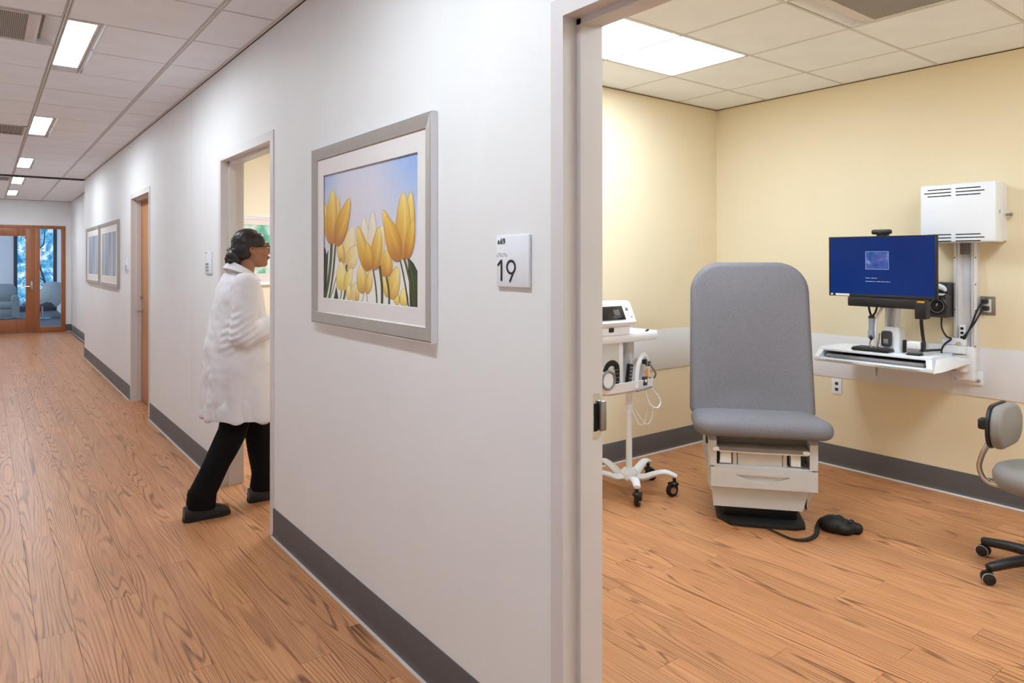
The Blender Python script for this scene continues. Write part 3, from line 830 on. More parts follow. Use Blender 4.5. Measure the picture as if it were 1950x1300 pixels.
PETALS = [
    ((0.262, 0.276), (0.354, 0.565), 0.076, 'pale'), ((0.246, 0.281), (0.174, 0.486), 0.044, 'mid'), ((0.282, 0.276), (0.427, 0.403), 0.056, 'pale'),
    ((0.246, 0.075), (0.203, 0.296), 0.072, 'lemon'), ((0.262, 0.081), (0.343, 0.247), 0.043, 'lemon'), ((0.334, 0.007), (0.298, 0.117), 0.039, 'lemon'),
    ((0.343, 0.01), (0.408, 0.136), 0.044, 'pale'), ((0.398, 0.0), (0.408, 0.098), 0.021, 'mid'), ((0.867, -0.002), (0.87, 0.119), 0.039, 'lemon'),
    ((0.814, 0.003), (0.8, 0.103), 0.026, 'lemon'), ((0.735, 0.05), (0.824, 0.259), 0.057, 'mid'), ((0.723, 0.05), (0.681, 0.192), 0.023, 'mid'),
    ((0.484, 0.065), (0.437, 0.276), 0.062, 'mid'), ((0.503, 0.068), (0.56, 0.231), 0.036, 'mid'), ((0.685, 0.194), (0.65, 0.333), 0.028, 'mid'),
    ((0.694, 0.192), (0.717, 0.377), 0.062, 'gold'), ((0.526, 0.245), (0.475, 0.633), 0.056, 'white'), ((0.553, 0.24), (0.574, 0.669), 0.053, 'white'),
    ((0.587, 0.255), (0.676, 0.551), 0.059, 'pale'), ((0.533, 0.235), (0.403, 0.562), 0.056, 'gold'), ((0.58, 0.241), (0.643, 0.541), 0.060, 'gold'),
    ((0.553, 0.237), (0.516, 0.432), 0.054, 'deep'), ((0.108, 0.442), (0.183, 0.813), 0.055, 'gold'), ((0.095, 0.442), (-0.012, 0.798), 0.051, 'gold'),
    ((0.112, 0.442), (0.108, 0.878), 0.079, 'gold'), ((0.142, 0.438), (0.325, 0.778), 0.069, 'deep'), ((0.884, 0.318), (0.935, 0.756), 0.058, 'gold'),
    ((0.85, 0.311), (0.867, 0.763), 0.075, 'gold'), ((0.896, 0.318), (0.957, 0.57), 0.040, 'deep'), ((0.826, 0.314), (0.676, 0.66), 0.049, 'gold'),
    ((0.838, 0.311), (0.704, 0.609), 0.067, 'deep')]
STEMS = [((0.475, 0.062), (0.456, -0.006), 0.004), ((0.505, 0.064), (0.512, -0.002), 0.004), ((0.215, 0.073), (0.199, -0.004), 0.008),
    ((0.095, 0.446), (0.009, -0.017), 0.023), ((0.145, 0.438), (0.061, -0.013), 0.015), ((0.21, 0.322), (0.075, -0.013), 0.006), ((0.279, 0.273), (0.246, -0.011), 0.016),
    ((0.576, 0.241), (0.616, -0.008), 0.010), ((0.637, 0.283), (0.666, -0.013), 0.016), ((0.71, 0.193), (0.736, -0.008), 0.012), ((0.838, 0.309), (0.913, -0.015), 0.009),
    ((0.875, 0.32), (0.957, -0.011), 0.014), ((0.907, 0.326), (0.974, -0.01), 0.013)]
LEAVES = [[(0.907, 0.326), (0.957, 0.284), (0.987, 0.238), (1.006, 0.251), (1.006, -0.007), (0.924, -0.014)], [(-0.003, 0.414), (0.009, 0.408), (0.032, 0.355), (0.054, 0.396), (0.037, 0.175), (-0.003, -0.018)],
    [(0.155, 0.104), (0.183, 0.0), (0.125, -0.004)], [(-0.003, 0.281), (0.049, 0.333), (0.023, -0.016), (-0.003, -0.018)]]
TINT = {'gold': ((188, 122, 46), (222, 176, 62), (248, 226, 140)), 'deep': ((178, 112, 44), (216, 164, 50), (244, 210, 104)), 'mid': ((204, 154, 66), (236, 204, 104), (250, 236, 172)),
        'pale': ((226, 190, 110), (242, 222, 160), (246, 238, 214)), 'white': ((232, 210, 130), (234, 226, 200), (236, 234, 232)), 'lemon': ((224, 190, 80), (244, 222, 130), (250, 240, 190))}
def tulip_print(w, h, z):
    mb = MB(); clampuv = lambda u, v: (min(max(u, 0), 1), min(max(v, 0), 1))
    def put(grid, cols, layer):
        n, m = len(grid), len(grid[0]); vs = []; cs = []
        for i in range(n):
            for j in range(m):
                u, v = clampuv(*grid[i][j]); vs.append(((u - .5) * w, (v - .5) * h, z + .00002 * layer)); cs.append(lin(cols[i][j]))
        fs = [(i * m + j, i * m + j + 1, (i + 1) * m + j + 1, (i + 1) * m + j) for i in range(n - 1) for j in range(m - 1)]
        mb.add(vs, fs, 0, cs)
    def mix(a, b, t): return tuple(x + (y - x) * t for x, y in zip(a, b))
    N = 14
    grid = [[(i / N, j / N) for j in range(N + 1)] for i in range(N + 1)]
    cols = []
    for i in range(N + 1):
        row = []
        for j in range(N + 1):
            u, v = i / N, j / N
            c = mix((246, 245, 240), (222, 220, 234), min(1, max(0, (v - .1) / .45)))
            edge = max(0, abs(u - .42) - .18) / .5 * max(0, v - .45) / .55
            c = mix(c, (150, 182, 236), min(1, edge * 1.5 + max(0, v - .8) * .6))
            row.append(c)
        cols.append(row)
    put(grid, cols, 0)
    lay = [1]
    def stem(a, b, wd):
        K = 6; g = []; cl = []
        for i in range(K + 1):
            t = i / K; bend = math.sin(t * math.pi) * wd * .8
            u, v = a[0] + (b[0] - a[0]) * t + bend, a[1] + (b[1] - a[1]) * t
            g.append([(u - wd * .7, v), (u, v), (u + wd * .7, v)])
            cl.append([(40, 52, 22), mix((110, 112, 44), (66, 84, 36), t), (44, 58, 24)])
        put(g, cl, lay[0]); lay[0] += 1
    def petal(b, t, wd, kind):
        c0, c1, c2 = TINT[kind]; K, Q = 18, 8
        asp = w / h
        dx, dy = (t[0] - b[0]) * asp, t[1] - b[1]; ln = math.hypot(dx, dy); px, py = -dy / ln, dx / ln
        bow = .10 * (1 if t[0] > b[0] else -1)
        for outline in (True, False):
            g = []; cl = []
            for i in range(K + 1):
                s = i / K
                prof = (math.sin(math.pi * min(1, s ** .74)) ** .62) if 0 < s < 1 else 0.0
                prof = max(prof, .24 * (1 - s) ** .5 if s < .3 else 0)
                half = wd * prof * .92 + (.0035 if outline else 0)
                cu = b[0] * asp + dx * s + px * bow * -wd * math.sin(math.pi * s) * asp
                cv = b[1] + dy * s + py * bow * -wd * math.sin(math.pi * s)
                row, cr = [], []
                for j in range(Q + 1):
                    q = -1 + 2 * j / Q
                    row.append(((cu + px * half * q * asp) / asp, cv + py * half * q * asp))
                    if outline: cr.append(mix((160, 104, 30), (206, 176, 110), s) if kind not in ('white', 'pale') else (206, 180, 120))
                    else:
                        base = mix(c0, c1, min(1, s * 2.2)); base = mix(base, c2, max(0, s - .45) / .55)
                        base = mix(base, c2, .55 * max(0, 1 - abs(q + .25) * 2.4) * min(1, s * 2))
                        stripe = .5 + .5 * math.sin(q * 11 + s * 2); base = mix(base, c0, .16 * stripe * (1 - .5 * s))
                        base = mix(base, c0, .35 * max(0, abs(q) - .7) / .3)
                        cr.append(base)
                g.append(row); cl.append(cr)
            put(g, cl, lay[0]); lay[0] += 1
    for s_ in STEMS[:3]: stem(*s_)
    for p in PETALS[:3]: petal(*p)
    stem(*STEMS[6]); stem(*STEMS[5])
    for p in PETALS[3:16]: petal(*p)
    for lf_ in LEAVES:
        cx = sum(p[0] for p in lf_) / len(lf_); cy = sum(p[1] for p in lf_) / len(lf_)
        vs = [clampuv(*p) for p in lf_]
        mb.add([((u - .5) * w, (v - .5) * h, z + .00002 * lay[0]) for u, v in vs] + [((cx - .5) * w, (cy - .5) * h, z + .00002 * lay[0])],
               [(i, (i + 1) % len(vs), len(vs)) for i in range(len(vs))], 0, [lin((34, 48, 24))] * len(vs) + [lin((58, 74, 34))])
        lay[0] += 1
    for k in (3, 4, 7, 8, 9, 10, 11, 12): stem(*STEMS[k])
    for p in PETALS[16:]: petal(*p)
    return mb

p = tag(empty('framed_picture', M=frame_minus_x(WX, 2.593, 1.5925)), 'large silver framed picture of yellow tulips against the sky', 'picture')
obj('frame', moulding(1.087, .793, .054, .028, .002), M['silver_frame'], p, sharp=20)
sd = MB()
for a_ in ((.5435, .5455, -.396, .396), (-.5455, -.5435, -.396, .396), (-.5455, .5455, .3965, .3985), (-.5455, .5455, -.3985, -.3965)): sd.box(a_[0], a_[1], a_[2], a_[3], .001, .026)
obj('frame_side', sd, M['band'], p)
obj('backing', MB().box(-.53, .53, -.385, .385, .001, .006), M['mat_board'], p)
obj('mat_board', mat_board(.99, .70, .86, .551, .0155, .0035, -.005), M['mat_board'], p)
tp = tulip_print(.86, .551, .0085)
tp.v = [(x, y - .005, z) for x, y, z in tp.v]
pr = obj('tulip_print', tp, M['print'], p, colors=True, flatshade=True)
pr['label'] = 'printed photograph of yellow tulips'

def streak_mat(name, cols, scale=(14, 1.2, 1), nscale=1.0):
    m, nt, b = new_mat(name); L = nt.links.new
    tc = node(nt, 'ShaderNodeTexCoord'); mp = node(nt, 'ShaderNodeMapping'); mp.inputs['Scale'].default_value = scale; L(tc.outputs['Object'], mp.inputs['Vector'])
    nz = node(nt, 'ShaderNodeTexNoise'); nz.inputs['Scale'].default_value = nscale; nz.inputs['Detail'].default_value = 3; L(mp.outputs[0], nz.inputs['Vector'])
    rp = node(nt, 'ShaderNodeValToRGB'); el = rp.color_ramp.elements
    el[0].position = .34; el[1].position = .66; el[0].color = lin(cols[0]) + (1,); el[1].color = lin(cols[-1]) + (1,)
    for i, c in enumerate(cols[1:-1]):
        q = el.new(.34 + .32 * (i + 1) / (len(cols) - 1)); q.color = lin(c) + (1,)
    L(nz.outputs['Fac'], rp.inputs['Fac']); L(rp.outputs['Color'], b.inputs['Base Color']); b.inputs['Roughness'].default_value = .4
    return m
M['birch'] = streak_mat('misty blue print', ((128, 148, 168), (160, 176, 192), (192, 202, 212)), (5, .7, 1))
M['birch2'] = streak_mat('misty grey blue print', ((118, 140, 162), (164, 178, 192), (204, 212, 218)), (6, .6, 3))
M['leaf_print'] = streak_mat('green leaf print', ((60, 148, 126), (96, 184, 160), (206, 232, 224), (240, 246, 244)), (3.2, 2.4, 1), 1.6)
for yc, wd, pm, lab in ((9.825, 1.55, 'birch2', 'nearer of two misty blue framed pictures hung side by side'), (11.39, 1.40, 'birch', 'farther of two misty blue framed pictures hung side by side')):
    p = tag(empty('framed_picture', M=frame_minus_x(WX, yc, 1.566)), lab, 'picture', 'blue pictures along the hallway')
    obj('frame', moulding(wd, .795, .05, .03, .002), M['silver_frame'], p, sharp=20)
    obj('mat_board', mat_board(wd - .09, .70, wd - .34, .53, .016, .003), M['mat_board'], p)
    obj('print', MB().box(-(wd - .33) / 2, (wd - .33) / 2, -.27, .27, .009, .0125), M[pm], p)
p = tag(empty('framed_picture', M=frame_minus_y(2.3, OY, 1.585)), 'white framed green leaf picture seen through the open hallway doorway', 'picture')
obj('frame', moulding(1.0, .70, .035, .03, .002), M['white_plastic'], p, sharp=20)
obj('mat_board', mat_board(.94, .64, .80, .49, .016, .003, .015), M['mat_board'], p)
obj('print', MB().box(-.405, .405, -.235, .265, .009, .0125), M['leaf_print'], p)

# ---- room signs
def strokes(pts, wd, z0, z1):
    """flat lettering stroke of constant width"""
    mb = MB(); P = [Vector((a, b)) for a, b in pts]; r0 = []
    for i, q in enumerate(P):
        d = (P[min(i + 1, len(P) - 1)] - P[max(i - 1, 0)]).normalized(); n_ = Vector((-d.y, d.x)) * wd / 2
        r0.append([(q.x + n_.x, q.y + n_.y, z0), (q.x - n_.x, q.y - n_.y, z0), (q.x - n_.x, q.y - n_.y, z1), (q.x + n_.x, q.y + n_.y, z1)])
    return mb.loft(r0)
def text_mesh(txt, size, z0, depth):
    cu = bpy.data.curves.new('t', 'FONT'); cu.body = txt; cu.size = size; cu.extrude = depth / 2
    t = bpy.data.objects.new('t', cu); COL.objects.link(t)
    dg = bpy.context.evaluated_depsgraph_get(); dg.update()
    me = bpy.data.meshes.new_from_object(t.evaluated_get(dg)); me.materials.clear()
    bpy.data.objects.remove(t)
    me.transform(Matrix.Translation((0, 0, z0)))
    return me
SW, SH, ST = .157, .153, .010
def sign_plate(y, z, label):
    e = tag(empty('room_sign', M=frame_minus_x(WX, y, z)), label, 'sign', 'hallway room signs')
    obj('plate', MB().box(-SW / 2, SW / 2, -SH / 2, SH / 2, .001, ST, .003), M['white_plastic'], e)
    return e
e = sign_plate(1.6145, 1.4765, 'square white room sign reading 69 and 19 beside exam room doorway')
U = lambda u: (u - .5) * SW
V = lambda v: (.5 - v) * SH
num = MB()
num.merge(strokes([(U(.055), V(.585)), (U(.15), V(.50)), (U(.185), V(.485))], .0064, ST, ST + .0016)); num.merge(strokes([(U(.175), V(.485)), (U(.175), V(.885))], .0072, ST, ST + .0018))
cx, cy, ra, rb = U(.475), V(.615), .0195, .0185
num.merge(strokes([(cx + ra * math.cos(R(k)), cy + rb * math.sin(R(k))) for k in range(-40, 321, 12)], .0068, ST, ST + .0016))
num.merge(strokes([(cx + ra * math.cos(R(-20)), cy + rb * math.sin(R(-20))), (U(.52), V(.76)), (U(.435), V(.90))], .006, ST, ST + .0018))
obj('number_19', num, M['ink'], e)
tm = text_mesh('69', .0255, ST + .0008, .0012); tm.transform(Matrix.Translation((U(.13), V(.17), 0)))
obj('number_69', tm, M['ink'], e)
tri = MB()
for a_, b_ in (((.055, .16), (.075, .095)), ((.075, .095), (.115, .15)), ((.115, .16), (.055, .16))):
    tri.merge(strokes([(U(a_[0]), V(a_[1])), (U(b_[0]), V(b_[1]))], .0028, ST, ST + .0012))
obj('triangle_mark', tri, M['ink'], e)
br = MB()
for i in range(9):
    for j in range(3):
        if (i * 7 + j * 5) % 4: br.box(U(.03 + .038 * i) - .0014, U(.03 + .038 * i) + .0014, V(.355 + .026 * j) - .0013, V(.355 + .026 * j) + .0013, ST, ST + .0007)
obj('raised_dots', br, M['grey_ink'], e, flatshade=True)
def small_sign(y, z, label):
    e = sign_plate(y, z, label)
    k = MB().box(U(.06), U(.36), V(.07), V(.045), ST, ST + .0012)
    obj('heading', k, M['ink'], e)
    k = MB()
    for r_ in range(3):
        for c_ in range(3):
            k.box(U(.12 + .18 * c_), U(.25 + .18 * c_), V(.52 + .14 * r_), V(.62 + .14 * r_), ST, ST + .001)
    obj('lettering_block', k, M['grey_ink'], e, flatshade=True)
small_sign(5.08, 1.468, 'white room sign beside the doorway the person walks through')
small_sign(8.535, 1.44, 'small distant white room sign beside the closed wood door')
# ================================================================ exam chair
def xf(mb, M_):
    mb.v = [tuple(M_ @ Vector(p)) for p in mb.v]; return mb
T = Matrix.Translation
def RX(a): return Matrix.Rotation(R(a), 4, 'X')
def RY(a): return Matrix.Rotation(R(a), 4, 'Y')
def RZ(a): return Matrix.Rotation(R(a), 4, 'Z')
ch = tag(empty('exam_chair', (3.664, 2.41, 0), R(-49.6)), 'large grey upholstered medical exam chair with pale drawer base', 'exam chair')
G, FB = M['grey_plastic'], M['fabric']
# floor plate
pl = MB()
o2 = [(-.235, .34), (-.235, -.20), (-.17, -.30), (-.10, -.312), (.17, -.312), (.225, -.285), (.235, -.22), (.235, .34)]
pl.loft([[(x, y, 0) for x, y in o2], [(x, y, .016) for x, y in o2], [(x * .95, y * .97 + .004, .024) for x, y in o2]])
obj('floor_plate', pl, M['rubber'], ch)
# pedestal skirt, dark, inside the shell
obj('pedestal', MB().box(-.2, .2, -.2, .22, .02, .12, .01), M['dark_plastic'], ch)
# side shells
side = [(-.22, .09), (-.232, .22), (-.235, .322), (-.297, .330), (-.30, .47), (-.24, .498), (.26, .498), (.285, .46), (.26, .30), (.19, .15), (.12, .09)]
for sx in (-1, 1):
    xa, xb = (sx * .245, sx * .290)
    def ring(x, k=1.0, taper=0.0):
        return [(x - sx * taper * max(0, (.22 - z)) / .13, y * k + (1 - k) * 0, z) for y, z in side]
    mb = MB().loft([ring(xa), ring(xb - sx * .012, 1.0, .04), ring(xb, .965, .045)])
    obj('side_shell', mb, G, ch)
# lower front panel and core
lo = MB()
def sec(y, w0, w1):
    return [(-w0 - .024, y, .09), (w0 - .02, y, .09), (w1 - .008, y, .218), (-w1 - .004, y, .218)]
lo.loft([sec(-.256, .236, .262), sec(.1, .226, .25)])
lp = obj('lower_panel', lo, G, ch)
# drawer with a scooped grip
dm = MB()
def drawer_face(y):
    return [(-.292, y, .212), (.288, y, .212), (.292, y, .322), (-.292, y, .322)]
pts = 15
fr = []
top = [(-.145 + .29 * i / pts) for i in range(pts + 1)]
zc = .285
outer = [(-.292, -.30, .213), (.288, -.30, .213), (.291, -.30, .322), (-.292, -.30, .322)]
rim = [(x, zc) for x in top] + [(x, zc - .040 * math.sin(math.pi * (x + .145) / .29) ** .8) for x in reversed(top[1:-1])]
def on_rect(x, z, x0=-.276, x1=.287, z0=.213, z1=.3215):
    cx, cz = 0.0, .268
    dx_, dz_ = x - cx, (z - cz) if abs(z - cz) > 1e-6 else 1e-6
    k = min(((x1 if dx_ > 0 else x0) - cx) / dx_ if abs(dx_) > 1e-9 else 1e9, ((z1 if dz_ > 0 else z0) - cz) / dz_)
    return (cx + dx_ * k, cz + dz_ * k)
ro = [on_rect(x, z) for x, z in rim]
for ca in ((-.276, .3215), (.287, .3215), (.287, .213), (-.276, .213)):
    j = min(range(len(ro)), key=lambda q: (ro[q][0] - ca[0]) ** 2 + (ro[q][1] - ca[1]) ** 2); ro[j] = ca
rim_in = [(x * .93, zc - .003 + (z - zc) * .86) for x, z in rim]
dm.loft([[(x, -.238, z) for x, z in ro], [(x, -.300, z) for x, z in ro], [(x, -.300, z) for x, z in rim], [(x, -.284, z) for x, z in rim_in]])
dr = obj('drawer', dm, M['grey_plastic'], ch, sharp=15)
# recess above the drawer: back, floor, posts, latches, step
obj('recess_panel', MB().box(-.245, .245, -.20, -.18, .30, .50), M['midgrey_plastic'], ch)
tr = MB().box(-.262, .262, -.292, -.19, .318, .336, .006)
tr.box(-.262, -.245, -.296, -.19, .33, .45, .004).box(.245, .262, -.296, -.19, .33, .45, .004)
obj('recess_tray', tr, G, ch)
obj('center_block', MB().box(-.13, .105, -.285, -.195, .335, .405, .006), G, ch)
for x0 in (-.145, .12): obj('post', MB().box(x0 - .012, x0 + .012, -.275, -.19, .335, .415, .005), M['frame_paint'], ch)
for x0, x1 in ((-.228, -.165), (.15, .20)):
    l_ = MB().prism([(-.288, .345), (-.20, .345), (-.20, .42), (-.27, .42), (-.288, .39)], x0, x1, 'x')
    obj('latch', l_, M['white_plastic'], ch)
obj('latch_slot', MB().box(-.238, -.226, -.29, -.22, .355, .405, .003), M['hole'], ch)
stp = MB()
def bow(u): return .010 * (1 - (u / .24) ** 2)
xs2 = [-.235 + .47 * i / 12 for i in range(13)]
stp.loft([[(x, -.305 - bow(x), .420), (x, -.20, .424), (x, -.20, .444), (x, -.295 - bow(x), .446), (x, -.305 - bow(x), .440)] for x in xs2])
stp_o = obj('step', stp, M['midgrey_plastic'], ch)
lip = MB(); lip.loft([[(x, -.309 - bow(x), .412), (x, -.24, .414), (x, -.24, .420), (x, -.309 - bow(x), .4195)] for x in xs2])
obj('step_edge', lip, mat('pale step edge', (214, 200, 184), .4), stp_o)
for x0 in (-.25, .225): obj('step_end', MB().box(x0 - .018, x0 + .018, -.315, -.25, .414, .438, .008, 3), M['white_plastic'], stp_o)
obj('outlet_knob', MB().cyl((.228, -.29, .362), (.228, -.304, .362), .014, .011, 20), M['dark_plastic'], ch)
# support pan and seat
obj('seat_pan', xf(MB().box(-.27, .27, -.30, .26, 0, .022, .008), T((0, 0, .485)) @ RX(-4)), M['white_plastic'], ch)
obj('side_hinge', MB().box(-.30, -.286, -.22, -.19, .43, .50, .004), M['charcoal_plastic'], ch)
SW_, SD_ = .738, .56
seat = cushion(SW_, SD_, (.05, .05, .09, .09), .092, .042, .014, n=8)
# bend the pad: the front rolls down, the ends droop slightly
sv = []
for x, y, z in seat.v:
    f = max(0, (-y - .12) / .16)
    z2 = z - .030 * f * f - .012 * (abs(x) / .37) ** 4
    sv.append((x, y, z2))
seat.v = sv
xf(seat, T((0, -.10, .500)) @ RX(-7.0))
obj('seat', seat, FB, ch)
rec = 11.0
back = cushion(.728, .98, (.19, .19, .05, .05), .095, .042, .012, n=9)
bv = []
for x, y, z in back.v:
    fl = max(0, (-y - .30) / .19)
    bv.append((x * (1 + .03 * fl * fl) * (1 - .012 * max(0, y) / .49), y, z + .012 * (abs(x) / .36) ** 3 + .03 * fl ** 2))
back.v = bv
BM = T((0, .255, .515)) @ RX(90 - rec) @ T((0, .472, 0))
obj('backrest', xf(back, BM), FB, ch)
welt = MB(); pts_ = rrect(.729, .972, (.19, .19, .05, .05), 9)
welt.tube([(x * (1 + .03 * max(0, (-y - .30) / .19) ** 2) * (1 - .012 * max(0, y) / .49), y, .052) for x, y in pts_ + pts_[:1]], .0035, 6)
obj('piping', xf(welt, BM), M['fabric'], ch)
shell = cushion(.66, .9, (.16, .16, .05, .05), .03, .012, .0); obj('back_shell', xf(shell, BM @ T((0, 0, -.026))), M['grey_plastic'], ch)
obj('back_bracket', MB().box(-.12, .12, .20, .34, .40, .58, .02), M['midgrey_plastic'], ch)

# foot control with its cord
pc = tag(empty('foot_control', (3.722, 1.935, 0), R(-40)), 'black foot pedal control with thick cord on the floor by the exam chair', 'foot pedal')
body = MB().ell((-.02, 0, .034), (.068, .06, .040)).ell((.045, -.012, .026), (.044, .042, .032)).ell((-.055, .015, .026), (.035, .042, .030)).ell((.015, -.03, .024), (.05, .045, .028)).ell((.078, -.03, .024), (.028, .028, .026))
body.v = [(x * 1.08, y * 1.12, z * 1.2) for x, y, z in body.v]
bm_ = voxel_mesh('body', body, .005, 4)
for v in bm_.vertices: v.co.z = max(v.co.z, .001)
obj('body', bm_, M['rubber'], pc)
obj('toe_switch', MB().ell((-.016, -.009, .084), (.034, .028, .009)).ell((.048, -.020, .065), (.025, .021, .009)), M['dark_plastic'], pc)
obj('printed_mark', MB().torus((-.018, -.012, .0925), .010, .0012, 12, 5, 'z', a0=20, a1=150), M['paper'], pc)
obj('printed_mark', MB().torus((.046, -.022, .0735), .007, .0010, 12, 5, 'z', a0=0, a1=270), M['paper'], pc)
def wl(x, y, z, o): return tuple(o.matrix_world.inverted() @ Vector((x, y, z)))
bpy.context.view_layer.update()
cp = [(3.436, 2.20, .008), (3.408, 2.073, 0.009), (3.405, 2.002, 0.010), (3.462, 1.961, 0.012), (3.560, 1.972, 0.013), (3.658, 2.020, 0.018), (3.698, 2.027, 0.036), (3.717, 2.007, 0.052), (3.705, 1.964, 0.050)]
obj('cord', MB().tube([wl(*q, pc) for q in cp], [.004, .005, .006, .010, .0115, .0115, .0115, .011, .010], 10, smooth=6), M['rubber'], pc)

# ================================================================ rolling stool
stl = tag(empty('rolling_stool', (3.912, 1.04, 0), 0), 'grey upholstered rolling stool with small backrest and black caster base', 'stool')
bw = MB()
hub = obj('base_hub', MB().lathe([(.0, .07), (.045, .07), (.05, .085), (.05, .12), (.032, .135), (.0, .135)], 24), M['dark_plastic'], stl)
cas = [(3.656 - 3.912, 1.203 - 1.04)]
a0 = math.atan2(cas[0][1], cas[0][0])
for k in range(5):
    an = a0 - R(72) * k
    dx_, dy_ = math.cos(an), math.sin(an)
    lg = MB().tube([(dx_ * .03, dy_ * .03, .105), (dx_ * .16, dy_ * .16, .098), (dx_ * .285, dy_ * .285, .078), (dx_ * .305, dy_ * .305, .074)], [.030, .027, .023, .017], 12, smooth=4, flat=(.9, 1))
    obj('leg', lg, M['dark_plastic'], stl)
    tw = math.atan2(-1.1, -3.7) + (.25, -.3, .15, .4, -.2)[k]
    c_ = (dx_ * .303, dy_ * .303)
    ax = Vector((math.cos(tw), math.sin(tw), 0))
    cm = MB()
    for s_ in (-1, 1):
        q0 = Vector((c_[0], c_[1], .029)) + ax * s_ * .006; q1 = Vector((c_[0], c_[1], .029)) + ax * s_ * .026
        cm.tube([q0, q0 + (q1 - q0) * .1, q0 + (q1 - q0) * .8, q1], [.024, .0285, .0285, .022], 22)
    cm.cyl((c_[0], c_[1], .03), (c_[0], c_[1], .068), .009)
    cst = obj('caster', cm, M['dark_plastic'], stl)
    for s_ in (-1, 1):
        q1 = Vector((c_[0], c_[1], .029)) + ax * s_ * .0262
        e1 = ax.orthogonal().normalized(); e2 = ax.cross(e1)
        obj('wheel_rim', MB().tube([q1 - ax * s_ * .004 + e1 * .0272 * math.cos(b_) + e2 * .0272 * math.sin(b_) for b_ in [2 * math.pi * q_ / 28 for q_ in range(29)]], .0011, 6), M['frame_paint'], cst)
obj('gas_lift', MB().cyl((0, 0, .13), (0, 0, .27), .026, n=20).cyl((0, 0, .26), (0, 0, .40), .016, n=16), M['dark_plastic'], stl)
obj('seat_plate', MB().box(-.09, .09, -.09, .09, .392, .41, .006).cyl((-.06, -.03, .40), (-.15, -.09, .392), .006), M['dark_plastic'], stl)
obj('seat', MB().lathe([(.0, .408), (.17, .408), (.205, .418), (.218, .44), (.22, .475), (.208, .50), (.18, .514), (.10, .522), (.0, .524)], 40), M['stool_fabric'], stl)
# backrest stands at the stool's back, on the side away from the wall
bdir = Vector((-_c, _s, 0)) * .62 + Vector((_s, _c, 0)) * .78; bdir.normalize()        # from the seat towards the backrest
rt = math.atan2(bdir.y, bdir.x)
def bl(r_, s_, z_): return tuple(bdir * r_ + Vector((-bdir.y, bdir.x, 0)) * s_ + Vector((0, 0, z_)))
obj('back_tube', MB().tube([bl(.06, 0, .400), bl(.19, 0, .392), bl(.255, 0, .405), bl(.283, 0, .46), bl(.27, 0, .53), bl(.24, 0, .60), bl(.222, 0, .69)], .0125, 12, smooth=5), M['chrome'], stl)
bc = cushion(.33, .205, .095, .055, .024, .010, n=8)
bc.v = [(x, y, z + .30 * x * x) for x, y, z in bc.v]
# local: x across, y up, z front; front looks back over the seat
BMt = Matrix(((bdir.y, 0, -bdir.x, bdir.x * .205), (-bdir.x, 0, -bdir.y, bdir.y * .205), (0, 1, 0, .688), (0, 0, 0, 1)))
obj('backrest', xf(bc, BMt), M['stool_fabric'], stl)
bsh = cushion(.335, .21, .097, .016, .007, .0, n=8); bsh.v = [(x, y, z + .30 * x * x) for x, y, z in bsh.v]
obj('back_shell', xf(bsh, BMt @ T((0, 0, -.013))), M['dark_plastic'], stl)
obj('adjuster_knob', xf(MB().box(-.028, .028, -.026, .026, -.05, -.012, .010, 3), BMt @ T((-.105, .014, .004))), M['dark_plastic'], stl)

# ================================================================ rolling stand with vital signs monitor
HX_, HY_ = 3.30, 3.09
vc = tag(empty('rolling_stand', (HX_, HY_, 0)), 'white rolling medical stand with pole, tray and basket by the yellow wall', 'medical stand')
WPm = M['white_plastic']
a1 = math.atan2(2.861 - HY_, 3.124 - HX_)
obj('base_hub', MB().lathe([(0, .075), (.05, .075), (.062, .09), (.06, .125), (.035, .15), (.0, .15)], 24), WPm, vc)
for k in range(5):
    an = a1 + R(72) * k
    u_ = Vector((math.cos(an), math.sin(an), 0))
    P = lambda r_, z_: tuple(u_ * r_ + Vector((0, 0, z_)))
    obj('leg', MB().tube([P(.02, .105), P(.09, .098), P(.16, .125), P(.23, .142), P(.30, .122)], [.034, .034, .030, .027, .020], 12, smooth=4, flat=(.62, 1), up=(0, 0, 1)), WPm, vc)
    c_ = u_ * .285
    tw = an + R(60) + k * 1.3
    ax = Vector((math.cos(tw), math.sin(tw), 0)); pr_ = Vector((-ax.y, ax.x, 0))
    cc = Vector((c_.x, c_.y, .040)) + pr_ * .018
    cm = MB().tube([cc - ax * .013, cc - ax * .011, cc + ax * .011, cc + ax * .013], [.034, .0395, .0395, .034], 26)
    fk = MB().cyl((c_.x, c_.y, .08), (c_.x, c_.y, .115), .011).ell((c_.x, c_.y, .075), (.028, .028, .018))
    cst = obj('caster', cm, M['rubber'], vc)
    obj('wheel_disc', MB().tube([cc - ax * .0155, cc + ax * .0155], [.022, .022], 22), M['chrome'], cst)
    obj('fork', fk.box(-.004, .004, -.015, .015, 0, .05, M=T(cc + ax * .019 + Vector((0, 0, -.005))) @ RZ(math.degrees(tw))), M['dark_plastic'], cst)
pole = obj('pole', MB().cyl((0, 0, .14), (0, 0, .70), .020, n=20), WPm, vc)
obj('collar', MB().lathe([(.019, .505), (.025, .508), (.025, .525), (.021, .53), (.021, .54), (.027, .543), (.027, .56), (.019, .565)], 22), WPm, pole)
obj('upper_post', MB().cyl((-.012, 0, .66), (-.012, 0, 1.02), .030, n=20), M['frame_paint'], vc)
obj('upper_post', MB().cyl((.06, .045, .80), (.06, .045, 1.02), .024, n=20), M['frame_paint'], vc)
